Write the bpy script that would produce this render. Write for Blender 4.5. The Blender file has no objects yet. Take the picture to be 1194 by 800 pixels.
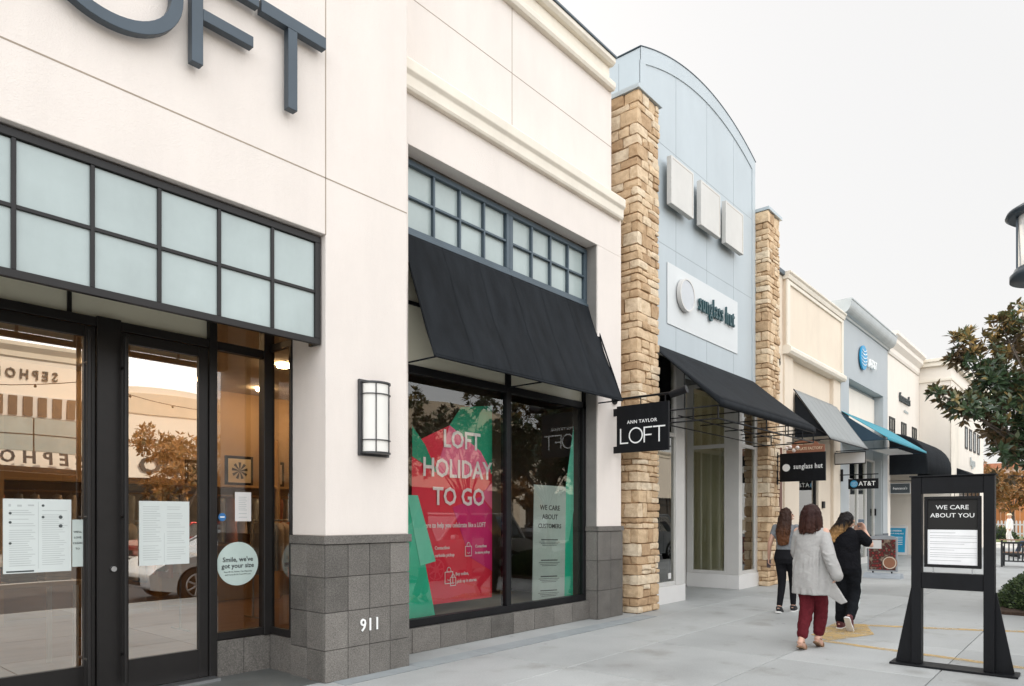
import bpy, bmesh, math, random
from math import sin, cos, pi, radians, sqrt
from mathutils import Vector, Matrix, noise

sc = bpy.context.scene
COL = sc.collection
R = random.Random(7)

# ------------------------------------------------------------------ materials
def nt(name):
    m = bpy.data.materials.new(name); m.use_nodes = True
    t = m.node_tree; t.nodes.clear()
    return m, t, t.nodes, t.links

def N(t, kind, **kw):
    n = t.nodes.new(kind)
    for k, v in kw.items():
        if k in n.inputs.keys(): n.inputs[k].default_value = v
        else: setattr(n, k, v)
    return n

def ramp(t, stops):
    r = t.nodes.new('ShaderNodeValToRGB'); cr = r.color_ramp
    while len(cr.elements) < len(stops): cr.elements.new(.5)
    for e, (p, c) in zip(cr.elements, stops):
        e.position = p; e.color = (c[0], c[1], c[2], 1)
    return r

def mat(name, col, rough=.6, metal=0., var=.08, scale=3., bump=0., bscale=60., spec=.5, tint=0., dirt=0., stretch=(1, 1, 1), coat=0., dark=None, bdist=.01):
    """general surface: large soft mottling, optional fine bump, per-face tint attribute, grime"""
    m, t, n, L = nt(name)
    out = N(t, 'ShaderNodeOutputMaterial'); b = N(t, 'ShaderNodeBsdfPrincipled')
    b.inputs['Roughness'].default_value = rough; b.inputs['Metallic'].default_value = metal
    b.inputs['Specular IOR Level'].default_value = spec
    if coat: b.inputs['Coat Weight'].default_value = coat
    L.new(b.outputs[0], out.inputs[0])
    tc = N(t, 'ShaderNodeTexCoord'); mp = N(t, 'ShaderNodeMapping'); mp.inputs['Scale'].default_value = stretch
    L.new(tc.outputs['Object'], mp.inputs[0])
    no = N(t, 'ShaderNodeTexNoise', Scale=scale, Detail=6., Roughness=.6); L.new(mp.outputs[0], no.inputs['Vector'])
    lo = [max(0, x * (1 - var)) for x in col]; hi = [min(1, x * (1 + var)) for x in col]
    if dark: lo = dark
    r = ramp(t, [(.3, lo), (.7, hi)]); L.new(no.outputs['Fac'], r.inputs[0])
    c = r.outputs[0]
    if tint:
        at = N(t, 'ShaderNodeAttribute', attribute_name='tint')
        mr = N(t, 'ShaderNodeMapRange'); mr.inputs['To Min'].default_value = 1 - tint; mr.inputs['To Max'].default_value = 1 + tint
        L.new(at.outputs['Fac'], mr.inputs['Value'])
        mx = N(t, 'ShaderNodeMix', data_type='RGBA', blend_type='MULTIPLY'); mx.inputs['Factor'].default_value = 1
        L.new(c, mx.inputs[6]); L.new(mr.outputs[0], mx.inputs[7]); c = mx.outputs[2]
    if dirt:
        n2 = N(t, 'ShaderNodeTexNoise', Scale=.9, Detail=8., Roughness=.7); mp2 = N(t, 'ShaderNodeMapping'); mp2.inputs['Scale'].default_value = (1.6, 1.6, .35)
        L.new(tc.outputs['Object'], mp2.inputs[0]); L.new(mp2.outputs[0], n2.inputs['Vector'])
        rr = ramp(t, [(.42, (1, 1, 1)), (.75, (1 - dirt,) * 3)]); L.new(n2.outputs['Fac'], rr.inputs[0])
        mx = N(t, 'ShaderNodeMix', data_type='RGBA', blend_type='MULTIPLY'); mx.inputs['Factor'].default_value = 1
        L.new(c, mx.inputs[6]); L.new(rr.outputs[0], mx.inputs[7]); c = mx.outputs[2]
    L.new(c, b.inputs['Base Color'])
    if bump:
        n3 = N(t, 'ShaderNodeTexNoise', Scale=bscale, Detail=4., Roughness=.6); L.new(tc.outputs['Object'], n3.inputs['Vector'])
        bp = N(t, 'ShaderNodeBump', Strength=bump, Distance=bdist); L.new(n3.outputs['Fac'], bp.inputs['Height']); L.new(bp.outputs[0], b.inputs['Normal'])
    return m

def glass(name, tint=(.8, .82, .78), base=.12, gain=1.0, rough=0.0, gcol=(.96, .96, .94)):
    m, t, n, L = nt(name)
    out = N(t, 'ShaderNodeOutputMaterial'); tr = N(t, 'ShaderNodeBsdfTransparent'); tr.inputs[0].default_value = (*tint, 1)
    gl = N(t, 'ShaderNodeBsdfGlossy', Roughness=rough); gl.inputs[0].default_value = (*gcol, 1)
    fr = N(t, 'ShaderNodeFresnel', IOR=1.5)
    mu = N(t, 'ShaderNodeMath', operation='MULTIPLY_ADD'); mu.inputs[1].default_value = gain; mu.inputs[2].default_value = base; mu.use_clamp = True
    # gentle waviness of large panes
    tc = N(t, 'ShaderNodeTexCoord'); no = N(t, 'ShaderNodeTexNoise', Scale=.9, Detail=1.); bp = N(t, 'ShaderNodeBump', Strength=.035, Distance=.05)
    L.new(tc.outputs['Object'], no.inputs['Vector']); L.new(no.outputs['Fac'], bp.inputs['Height']); L.new(bp.outputs[0], gl.inputs['Normal'])
    mi = N(t, 'ShaderNodeMixShader')
    L.new(fr.outputs[0], mu.inputs[0]); L.new(mu.outputs[0], mi.inputs[0]); L.new(tr.outputs[0], mi.inputs[1]); L.new(gl.outputs[0], mi.inputs[2]); L.new(mi.outputs[0], out.inputs[0])
    return m

def emit(name, col, s):
    m, t, n, L = nt(name)
    out = N(t, 'ShaderNodeOutputMaterial'); e = N(t, 'ShaderNodeEmission', Strength=s); e.inputs[0].default_value = (*col, 1)
    L.new(e.outputs[0], out.inputs[0]); return m

def stone_mat(name, cols, bump=.6):
    m, t, n, L = nt(name)
    out = N(t, 'ShaderNodeOutputMaterial'); b = N(t, 'ShaderNodeBsdfPrincipled', Roughness=.9); L.new(b.outputs[0], out.inputs[0])
    at = N(t, 'ShaderNodeAttribute', attribute_name='tint'); tc = N(t, 'ShaderNodeTexCoord')
    r = ramp(t, cols); L.new(at.outputs['Fac'], r.inputs[0])
    no = N(t, 'ShaderNodeTexNoise', Scale=7., Detail=8., Roughness=.7); L.new(tc.outputs['Object'], no.inputs['Vector'])
    r2 = ramp(t, [(.3, (.68, .62, .55)), (.55, (1, 1, 1)), (.8, (1.15, 1.12, 1.05))]); L.new(no.outputs['Fac'], r2.inputs[0])
    mx = N(t, 'ShaderNodeMix', data_type='RGBA', blend_type='MULTIPLY'); mx.inputs['Factor'].default_value = 1
    L.new(r.outputs[0], mx.inputs[6]); L.new(r2.outputs[0], mx.inputs[7]); L.new(mx.outputs[2], b.inputs['Base Color'])
    n2 = N(t, 'ShaderNodeTexNoise', Scale=22., Detail=10., Roughness=.75); L.new(tc.outputs['Object'], n2.inputs['Vector'])
    bp = N(t, 'ShaderNodeBump', Strength=bump, Distance=.03); L.new(n2.outputs['Fac'], bp.inputs['Height']); L.new(bp.outputs[0], b.inputs['Normal'])
    return m

def granite_mat(name, col):
    m, t, n, L = nt(name)
    out = N(t, 'ShaderNodeOutputMaterial'); b = N(t, 'ShaderNodeBsdfPrincipled', Roughness=.55); L.new(b.outputs[0], out.inputs[0])
    tc = N(t, 'ShaderNodeTexCoord'); at = N(t, 'ShaderNodeAttribute', attribute_name='tint')
    v = N(t, 'ShaderNodeTexNoise', Scale=85., Detail=4., Roughness=.85); L.new(tc.outputs['Object'], v.inputs['Vector'])
    r = ramp(t, [(.33, [x * .45 for x in col]), (.5, col), (.68, [x * 1.7 for x in col])]); L.new(v.outputs['Fac'], r.inputs[0])
    n2 = N(t, 'ShaderNodeTexNoise', Scale=5., Detail=5.); L.new(tc.outputs['Object'], n2.inputs['Vector'])
    ad = N(t, 'ShaderNodeMath', operation='ADD'); L.new(at.outputs['Fac'], ad.inputs[0]); L.new(n2.outputs['Fac'], ad.inputs[1])
    mr = N(t, 'ShaderNodeMapRange'); mr.inputs['From Min'].default_value = .3; mr.inputs['From Max'].default_value = 1.6; mr.inputs['To Min'].default_value = .62; mr.inputs['To Max'].default_value = 1.42
    L.new(ad.outputs[0], mr.inputs['Value'])
    mx = N(t, 'ShaderNodeMix', data_type='RGBA', blend_type='MULTIPLY'); mx.inputs['Factor'].default_value = 1
    L.new(r.outputs[0], mx.inputs[6]); L.new(mr.outputs[0], mx.inputs[7]); L.new(mx.outputs[2], b.inputs['Base Color']); b.inputs['Specular IOR Level'].default_value = .3
    return m

def leaf_mat(name, top, under, tint_lo, tint_hi, rough=.35):
    m, t, n, L = nt(name)
    out = N(t, 'ShaderNodeOutputMaterial'); b = N(t, 'ShaderNodeBsdfPrincipled', Roughness=rough)
    at = N(t, 'ShaderNodeAttribute', attribute_name='tint'); geo = N(t, 'ShaderNodeNewGeometry')
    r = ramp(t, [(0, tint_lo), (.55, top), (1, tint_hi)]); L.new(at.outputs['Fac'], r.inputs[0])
    mx = N(t, 'ShaderNodeMix', data_type='RGBA'); L.new(geo.outputs['Backfacing'], mx.inputs['Factor']); L.new(r.outputs[0], mx.inputs[6]); mx.inputs[7].default_value = (*under, 1)
    L.new(mx.outputs[2], b.inputs['Base Color'])
    tl = N(t, 'ShaderNodeBsdfTranslucent'); L.new(r.outputs[0], tl.inputs[0])
    mi = N(t, 'ShaderNodeMixShader'); mi.inputs[0].default_value = .22
    L.new(b.outputs[0], mi.inputs[1]); L.new(tl.outputs[0], mi.inputs[2]); L.new(mi.outputs[0], out.inputs[0])
    return m

# ------------------------------------------------------------------ mesh builder
W = {}          # object name -> world matrix of top-level things
class MB:
    def __init__(s): s.v = []; s.f = []; s.t = []; s.sm = []
    def add(s, vs, fs, tint=.5, smooth=False):
        o = len(s.v); s.v += [Vector(p) for p in vs]
        for f in fs: s.f.append([i + o for i in f]); s.t.append(tint); s.sm.append(smooth)
        return s
    def box(s, x0, x1, y0, y1, z0, z1, tint=.5, M=None):
        vs = [(x0, y0, z0), (x1, y0, z0), (x1, y1, z0), (x0, y1, z0), (x0, y0, z1), (x1, y0, z1), (x1, y1, z1), (x0, y1, z1)]
        if M is not None: vs = [M @ Vector(p) for p in vs]
        return s.add(vs, [(3, 2, 1, 0), (4, 5, 6, 7), (0, 1, 5, 4), (1, 2, 6, 5), (2, 3, 7, 6), (3, 0, 4, 7)], tint)
    def prism(s, prof, fn, a, b, tint=.5, smooth=False):
        """closed profile [(u,v)] extruded from a to b; fn(u,v,w)->point"""
        n = len(prof); vs = [fn(u, v, a) for u, v in prof] + [fn(u, v, b) for u, v in prof]
        s.add(vs, [(i, (i + 1) % n, (i + 1) % n + n, i + n) for i in range(n)], tint, smooth)
        s.add(vs, [tuple(range(n - 1, -1, -1)), tuple(range(n, 2 * n))], tint)
        return s
    def tube(s, pts, r, n=8, tint=.5, cap=True, smooth=True):
        """round tube through pts; r a number or a list (number or (rx, ry))"""
        pts = [Vector(p) for p in pts]
        rs = r if isinstance(r, (list, tuple)) else [r] * len(pts)
        rings = []; up = None
        for i, p in enumerate(pts):
            d = (pts[min(i + 1, len(pts) - 1)] - pts[max(i - 1, 0)])
            if d.length < 1e-9: d = Vector((0, 0, 1))
            d.normalize()
            if up is None:
                up = Vector((1, 0, 0)) if abs(d.x) < .8 else Vector((0, 1, 0))
            a = (up - d * up.dot(d)).normalized(); b = d.cross(a); up = a
            rr = rs[i]; ra, rb = rr if isinstance(rr, (tuple, list)) else (rr, rr)
            rings.append([p + a * (ra * cos(2 * pi * k / n)) + b * (rb * sin(2 * pi * k / n)) for k in range(n)])
        vs = [q for g in rings for q in g]
        fs = [(i * n + k, i * n + (k + 1) % n, (i + 1) * n + (k + 1) % n, (i + 1) * n + k) for i in range(len(pts) - 1) for k in range(n)]
        s.add(vs, fs, tint, smooth)
        if cap: s.add(vs, [tuple(range(n - 1, -1, -1)), tuple(range((len(pts) - 1) * n, len(pts) * n))], tint)
        return s
    def rings(s, rg, n=20, tint=.5, cap=True, smooth=True, p=2.):
        """stacked horizontal (super)ellipses: (cx, cy, z, rx, ry)"""
        vs = []
        for cx, cy, z, rx, ry in rg:
            for k in range(n):
                a = 2 * pi * k / n; ca, sa = cos(a), sin(a)
                vs.append((cx + rx * math.copysign(abs(ca) ** (2 / p), ca), cy + ry * math.copysign(abs(sa) ** (2 / p), sa), z))
        fs = [(i * n + k, i * n + (k + 1) % n, (i + 1) * n + (k + 1) % n, (i + 1) * n + k) for i in range(len(rg) - 1) for k in range(n)]
        s.add(vs, fs, tint, smooth)
        if cap: s.add(vs, [tuple(range(n - 1, -1, -1)), tuple(range((len(rg) - 1) * n, len(rg) * n))], tint)
        return s
    def ball(s, c, r, n=12, m=8, tint=.5):
        rx, ry, rz = r if isinstance(r, (tuple, list)) else (r, r, r)
        return s.rings([(c[0], c[1], c[2] - rz * cos(pi * i / m), max(1e-4, rx * sin(pi * i / m)), max(1e-4, ry * sin(pi * i / m))) for i in range(m + 1)], n, tint)
    def sheet(s, P, nu, nv, tint=.5, smooth=True):
        """P(u,v) -> point on 0..1"""
        vs = [P(i / nu, j / nv) for j in range(nv + 1) for i in range(nu + 1)]
        fs = [(j * (nu + 1) + i, j * (nu + 1) + i + 1, (j + 1) * (nu + 1) + i + 1, (j + 1) * (nu + 1) + i) for j in range(nv) for i in range(nu)]
        return s.add(vs, fs, tint, smooth)
    def text(s, txt, M, size=.1, depth=.002, bold=0., sx=1., align='CENTER', gap=1., res=2, tint=.5):
        cu = bpy.data.curves.new('t', 'FONT'); cu.body = txt; cu.size = size; cu.extrude = depth; cu.offset = bold
        cu.align_x = align; cu.align_y = 'CENTER'; cu.space_character = gap; cu.resolution_u = res
        ob = bpy.data.objects.new('t', cu); me = bpy.data.meshes.new_from_object(ob)
        S = Matrix.Diagonal((sx, 1, 1, 1))
        s.add([M @ (S @ v.co) for v in me.vertices], [tuple(p.vertices) for p in me.polygons], tint)
        bpy.data.objects.remove(ob); bpy.data.curves.remove(cu); bpy.data.meshes.remove(me)
        return s
    def move(s, M):
        s.v = [M @ p for p in s.v]; return s
    def build(s, name, m, parent=None, bevel=0., world=True, origin=None, fix=True, solid=0., seg=2):
        me = bpy.data.meshes.new(name)
        o = bpy.data.objects.new(name, me); COL.objects.link(o)
        vs = s.v
        if parent is not None:
            o.parent = parent
            if world:
                inv = W[root_of(parent)].inverted(); vs = [inv @ p for p in vs]
        else:
            if origin is None:
                xs = [p.x for p in vs]; ys = [p.y for p in vs]; zs = [p.z for p in vs]
                origin = ((min(xs) + max(xs)) / 2, (min(ys) + max(ys)) / 2, min(zs))
            og = Vector(origin); vs = [p - og for p in vs]; o.location = og
            W[o] = Matrix.Translation(og)
        me.from_pydata([tuple(p) for p in vs], [], s.f)
        for p, sm in zip(me.polygons, s.sm): p.use_smooth = sm
        at = me.attributes.new('tint', 'FLOAT', 'FACE')
        at.data.foreach_set('value', s.t)
        me.validate(clean_customdata=False)
        if fix:
            bm = bmesh.new(); bm.from_mesh(me); bmesh.ops.recalc_face_normals(bm, faces=bm.faces); bm.to_mesh(me); bm.free()
        me.materials.append(m)
        if solid:
            md = o.modifiers.new('solid', 'SOLIDIFY'); md.thickness = solid; md.offset = 0
        if bevel:
            md = o.modifiers.new('bevel', 'BEVEL'); md.width = bevel; md.segments = seg; md.limit_method = 'ANGLE'; md.angle_limit = radians(40)
            if seg > 1: md.harden_normals = False
        return o

def root_of(o):
    while o.parent is not None: o = o.parent
    return o

def tag(o, label=None, cat=None, group=None, kind=None):
    if label: o['label'] = label
    if cat: o['category'] = cat
    if group: o['group'] = group
    if kind: o['kind'] = kind
    return o

def thing(name, label, cat, loc=(0, 0, 0), rz=0., group=None):
    o = bpy.data.objects.new(name, None); COL.objects.link(o); o.empty_display_size = .2
    o.location = loc; o.rotation_euler = (0, 0, rz)
    W[o] = Matrix.Translation(loc) @ Matrix.Rotation(rz, 4, 'Z')
    return tag(o, label, cat, group)

def dup(src, loc, rz=None, label=None, mats=None):
    def cp(o, par):
        c = o.copy(); COL.objects.link(c); c.parent = par
        if mats and o.type == 'MESH' and o.name.split('.')[0] in mats:
            c.data = o.data.copy(); c.data.materials[0] = mats[o.name.split('.')[0]]
        for ch in list(o.children): cp(ch, c)
        return c
    r = cp(src, None); r.location = loc
    if rz is not None: r.rotation_euler = (0, 0, rz)
    W[r] = Matrix.Translation(loc) @ Matrix.Rotation(r.rotation_euler.z, 4, 'Z')
    if label: r['label'] = label
    return r

def FR(x, y, z):      # text frame on a wall that faces the street (-Y)
    return Matrix(((1, 0, 0, x), (0, 0, -1, y), (0, 1, 0, z), (0, 0, 0, 1)))
def FL(x, y, z):      # faces -X
    return Matrix(((0, 0, -1, x), (-1, 0, 0, y), (0, 1, 0, z), (0, 0, 0, 1)))
def FX(x, y, z):      # faces +X
    return Matrix(((0, 0, 1, x), (1, 0, 0, y), (0, 1, 0, z), (0, 0, 0, 1)))
def FB(x, y, z):      # faces +Y
    return Matrix(((-1, 0, 0, x), (0, 0, 1, y), (0, 1, 0, z), (0, 0, 0, 1)))
yz = lambda u, v, w: (w, u, v)     # profile in Y,Z extruded along X
xz = lambda u, v, w: (u, w, v)
xy = lambda u, v, w: (u, v, w)

# ------------------------------------------------------------------ palette
stucco = mat('stucco_cream', (.735, .67, .615), .9, var=.03, scale=.8, bump=.6, bscale=90, dirt=.075, bdist=.005)
stucco_trim = mat('stucco_trim', (.74, .68, .58), .9, var=.05, scale=2, bump=.25, bscale=120, dirt=.12, bdist=.004)
stucco_far = mat('stucco_pale', (.76, .70, .62), .9, var=.03, scale=.8, dirt=.06)
stucco_yel = mat('stucco_buff', (.72, .62, .50), .9, var=.04, scale=1, bump=.2, bscale=120, dirt=.08, bdist=.004)
joint = mat('joint', (.33, .27, .21), .9)
granite = granite_mat('granite_tile', (.130, .120, .108))
grout = mat('grout', (.17, .165, .155), .9)
stone = stone_mat('ledge_stone', [(0, (.44, .29, .165)), (.3, (.59, .42, .255)), (.65, (.68, .51, .33)), (1, (.73, .61, .45))])
mortar = mat('mortar', (.33, .20, .10), .95, var=.15, scale=20, bump=.5, bscale=60)
black = mat('black_metal', (.008, .008, .009), .45, var=.2, scale=6, spec=.22)
bronze = mat('bronze_frame', (.014, .0125, .012), .4, var=.15, scale=5, spec=.3)
blackwood = mat('black_painted_board', (.006, .0065, .008), .5, var=.3, scale=8, spec=.2, stretch=(1, 1, .2), bump=.05, bscale=80)
slate = mat('slate_metal', (.060, .085, .105), .42, var=.12, scale=3, metal=.2)
slate_dark = mat('slate_letter', (.045, .062, .078), .4, var=.1, scale=3, metal=.3)
canvas = mat('black_canvas', (.012, .014, .0165), .8, var=.35, scale=5, stretch=(1, .5, .25), bump=.4, bscale=350, spec=.12, dirt=0, bdist=.002)
canvas_grey = mat('grey_canvas', (.25, .26, .255), .85, var=.08, scale=2, stretch=(1, .6, .5), bump=.3, bscale=350, bdist=.002)
canvas_blue = mat('blue_canvas', (.035, .235, .30), .8, var=.12, scale=4, stretch=(1, .4, .3))
frost = mat('frosted_glass', (.37, .43, .418), .22, var=.10, dirt=.10, scale=1.3, spec=.5)
frost_y = mat('frosted_glass_warm', (.66, .63, .50), .25, var=.06, scale=1.3)
alu = mat('white_aluminium', (.60, .585, .56), .4, var=.04, scale=3, metal=.15)
blue_panel = mat('blue_metal_panel', (.415, .465, .488), .42, var=.05, scale=.7, metal=.1, dirt=.06)
panel_white = mat('panel_white', (.58, .565, .53), .55, var=.05, scale=1.5, dirt=.10)
gunmetal = mat('gunmetal', (.055, .056, .058), .38, var=.2, scale=8, metal=.4)
white = mat('white_paint', (.68, .665, .645), .5, var=.03, scale=2)
white_text = mat('white_lettering', (.85, .85, .83), .5, var=.0)
ink = mat('dark_print', (.05, .06, .06), .6)
ink_grey = mat('grey_print', (.42, .45, .44), .6)
paper = mat('printed_paper', (.58, .62, .60), .6, var=.03, scale=4)
steel = mat('steel', (.45, .46, .47), .3, metal=.9, var=.1)
grey_blue = mat('grey_blue_stucco', (.40, .425, .435), .85, var=.04, scale=1, bump=.2, bscale=120, bdist=.004)
grey_blue_d = mat('dark_grey_paint', (.10, .115, .13), .8)
G_door = glass('door_glass', (.92, .86, .76), .36, 1.9, gcol=(1, .95, .88))
G_win = glass('window_glass', (.98, .98, .96), .025, 1.6)
G_side = glass('sidelight_glass', (.95, .90, .80), .07, 1.2)
G_sg = glass('shop_glass', (.86, .87, .80), .08, 1.5)
G_car = glass('car_glass', (.25, .27, .27), .12, 1.3)
G_case = glass('case_glass', (.98, .98, .98), .0, .5)
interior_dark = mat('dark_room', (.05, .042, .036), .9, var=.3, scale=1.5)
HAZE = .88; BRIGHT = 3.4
# ------------------------------------------------------------------ ground
def ground_mat():
    m, t, n, L = nt('concrete_walk')
    out = N(t, 'ShaderNodeOutputMaterial'); b = N(t, 'ShaderNodeBsdfPrincipled', Roughness=.62); L.new(b.outputs[0], out.inputs[0])
    b.inputs['Specular IOR Level'].default_value = .55
    tc = N(t, 'ShaderNodeTexCoord')
    a = N(t, 'ShaderNodeTexNoise', Scale=.45, Detail=9., Roughness=.62); L.new(tc.outputs['Object'], a.inputs['Vector'])
    f = N(t, 'ShaderNodeTexNoise', Scale=55., Detail=4., Roughness=.7); L.new(tc.outputs['Object'], f.inputs['Vector'])
    at = N(t, 'ShaderNodeAttribute', attribute_name='tint')
    r = ramp(t, [(.28, (.27, .275, .27)), (.5, (.36, .368, .36)), (.75, (.43, .435, .425))]); L.new(a.outputs['Fac'], r.inputs[0])
    r2 = ramp(t, [(.25, (.84, .84, .84)), (.7, (1.06, 1.06, 1.06))]); L.new(f.outputs['Fac'], r2.inputs[0])
    mx = N(t, 'ShaderNodeMix', data_type='RGBA', blend_type='MULTIPLY'); mx.inputs['Factor'].default_value = 1
    L.new(r.outputs[0], mx.inputs[6]); L.new(r2.outputs[0], mx.inputs[7])
    mr = N(t, 'ShaderNodeMapRange'); mr.inputs['To Min'].default_value = .9; mr.inputs['To Max'].default_value = 1.1; L.new(at.outputs['Fac'], mr.inputs['Value'])
    m2 = N(t, 'ShaderNodeMix', data_type='RGBA', blend_type='MULTIPLY'); m2.inputs['Factor'].default_value = 1
    L.new(mx.outputs[2], m2.inputs[6]); L.new(mr.outputs[0], m2.inputs[7])
    # stains
    st = N(t, 'ShaderNodeTexNoise', Scale=1.7, Detail=5., Roughness=.55); L.new(tc.outputs['Object'], st.inputs['Vector'])
    r3 = ramp(t, [(.56, (1, 1, 1)), (.70, (.74, .72, .69))]); L.new(st.outputs['Fac'], r3.inputs[0])
    m3 = N(t, 'ShaderNodeMix', data_type='RGBA', blend_type='MULTIPLY'); m3.inputs['Factor'].default_value = .8
    L.new(m2.outputs[2], m3.inputs[6]); L.new(r3.outputs[0], m3.inputs[7])
    # chewing gum and drip spots
    vo = N(t, 'ShaderNodeTexVoronoi', Scale=2.1); L.new(tc.outputs['Object'], vo.inputs['Vector'])
    r4 = ramp(t, [(.035, (.52, .51, .50)), (.06, (1, 1, 1))]); L.new(vo.outputs['Distance'], r4.inputs[0])
    v2 = N(t, 'ShaderNodeTexVoronoi', Scale=.75); L.new(tc.outputs['Object'], v2.inputs['Vector'])
    r5 = ramp(t, [(.03, (.70, .68, .65)), (.11, (1, 1, 1))]); L.new(v2.outputs['Distance'], r5.inputs[0])
    m4 = N(t, 'ShaderNodeMix', data_type='RGBA', blend_type='MULTIPLY'); m4.inputs['Factor'].default_value = .8; L.new(m3.outputs[2], m4.inputs[6]); L.new(r4.outputs[0], m4.inputs[7])
    m5 = N(t, 'ShaderNodeMix', data_type='RGBA', blend_type='MULTIPLY'); m5.inputs['Factor'].default_value = .7; L.new(m4.outputs[2], m5.inputs[6]); L.new(r5.outputs[0], m5.inputs[7])
    L.new(m5.outputs[2], b.inputs['Base Color'])
    bp = N(t, 'ShaderNodeBump', Strength=.15, Distance=.003); L.new(f.outputs['Fac'], bp.inputs['Height']); L.new(bp.outputs[0], b.inputs['Normal'])
    rr = N(t, 'ShaderNodeMapRange'); rr.inputs['To Min'].default_value = .42; rr.inputs['To Max'].default_value = .75; L.new(a.outputs['Fac'], rr.inputs['Value']); L.new(rr.outputs[0], b.inputs['Roughness'])
    return m
concrete = ground_mat()
asphalt = mat('asphalt', (.055, .055, .056), .85, var=.25, scale=1.2, bump=.4, bscale=90, bdist=.005)
earth = mat('dry_earth', (.18, .14, .09), .95, var=.3, scale=.3)
g = MB().sheet(lambda u, v: (-400 + 900 * u, -450 + 900 * v, -.16), 30, 30, smooth=False)
tag(g.build('terrain', earth, origin=(0, 0, 0)), kind='structure')
# sidewalk: real slabs separated by narrow grooves, on a dark bed
SY0, SY1 = -.35, 12.0
def slabs(x0, x1, ys, step, seed, xoff=0.):
    rr = random.Random(seed); mb = MB(); g = .0045
    for y0, y1 in zip(ys[:-1], ys[1:]):
        x = x0
        while x < x1 - .01:
            xe = min(x1, x + step)
            mb.box(x + g, xe - g, y0 + g, y1 - g, -.12, 0, tint=rr.random())
            x = xe
    return mb
mb = slabs(-9, 46, [-.2, 1.23, 2.66, 4.09, 5.16], 1.83, 3)
mb2 = slabs(-9, 46, [5.16, 8.2], 1.83, 5)
mb.v += []
walk = mb.add(mb2.v, mb2.f).build('sidewalk', concrete, origin=(0, 0, 0), bevel=.004, seg=1)
tag(walk, kind='structure')
bed = MB().box(-9, 46, -.2, 8.2, -.14, -.012)
tag(bed.build('paving_bed', mat('groove', (.11, .11, .10), .9), origin=(0, 0, 0)), kind='structure')
tag(MB().box(-40, 120, -.36, -.205, -.14, .0).build('kerb', mat('kerb_concrete', (.42, .41, .38), .8, var=.1, scale=5), origin=(0, 0, 0), bevel=.015), kind='structure')
tag(MB().box(-120, 200, -14.2, -.37, -.15, -.12).build('road', asphalt, origin=(0, 0, 0)), kind='structure')
tag(MB().box(-120, 200, -20.5, -14.2, -.15, .0).build('far_pavement', mat('far_concrete', (.34, .33, .31), .8, var=.1, scale=1), origin=(0, 0, 0)), kind='structure')
# paving at the far end and the crossing road
tag(MB().box(46.01, 66, -.2, 40, -.15, .02).build('plaza_pavement', mat('plaza_concrete', (.42, .41, .39), .8, var=.1, scale=1), origin=(0, 0, 0)), kind='structure')
lines = MB()
for k in range(14):
    x = 2.4 + 4.9 * k
    lines.box(x, x + .1, -2.6 - 2.4, -.5, -.119, -.113)
for k in range(20): lines.box(-20 + 6 * k, -17 + 6 * k, -7.3, -7.2, -.119, -.113)
tag(lines.build('road_markings', mat('road_paint', (.6, .6, .58), .7, var=.15, scale=9), origin=(0, 0, 0)), kind='structure')
# worn yellow paint on the sidewalk
def paint_mat():
    m, t, n, L = nt('worn_yellow_paint')
    out = N(t, 'ShaderNodeOutputMaterial'); b = N(t, 'ShaderNodeBsdfPrincipled', Roughness=.7); b.inputs['Base Color'].default_value = (.60, .39, .13, 1)
    tc = N(t, 'ShaderNodeTexCoord'); a = N(t, 'ShaderNodeTexNoise', Scale=4., Detail=10., Roughness=.8); L.new(tc.outputs['Object'], a.inputs['Vector'])
    r = ramp(t, [(.34, (.12, .12, .12)), (.58, (.74, .74, .74))]); L.new(a.outputs['Fac'], r.inputs[0])
    tr = N(t, 'ShaderNodeBsdfTransparent'); mi = N(t, 'ShaderNodeMixShader'); L.new(r.outputs[0], mi.inputs[0]); L.new(tr.outputs[0], mi.inputs[1]); L.new(b.outputs[0], mi.inputs[2]); L.new(mi.outputs[0], out.inputs[0])
    return m
yp = MB()
def strip(pts, w):
    for (x0, y0), (x1, y1) in zip(pts[:-1], pts[1:]):
        d = Vector((x1 - x0, y1 - y0, 0)).normalized(); nn = Vector((-d.y, d.x, 0)) * w / 2
        a = Vector((x0, y0, .004)); b = Vector((x1, y1, .004))
        yp.add([a - nn, b - nn, b + nn, a + nn], [(0, 1, 2, 3)])
strip([(10.48, 2.62), (10.9, 1.6), (11.3, .75), (11.6, .1)], .16)
strip([(8.86, 2.62), (8.74, 1.85), (8.63, 1.14), (8.5, .2)], .13)
yp.add([(8.9, 2.55, .005), (9.75, 2.25, .005), (10.6, 2.55, .005), (10.45, 2.92, .005), (9.2, 2.86, .005)], [(0, 1, 2, 3, 4)])
tag(yp.build('pavement_marking', paint_mat(), origin=(9, 2, 0)), kind='structure')
# darker strip of paving against the shop fronts
strp = slabs(3.75, 9.42, [5.16, 5.42], .95, 9)
for i in range(len(strp.v)): strp.v[i].z += .004
tag(strp.build('paving_border', mat('border_concrete', (.26, .28, .285), .7, var=.12, scale=4), origin=(4, 5, 0)), kind='structure')
tag(MB().box(-2, 3.68, 5.42, 6.3, .001, .006).build('entry_paving', mat('entry_slate', (.10, .105, .10), .5, var=.2, scale=3), origin=(1, 5.8, 0)), kind='structure')
tag(MB().box(2.25, 3.12, 6.16, 6.3, .006, .03).build('door_threshold', steel, origin=(2.7, 6.2, 0)), kind='structure')
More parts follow.
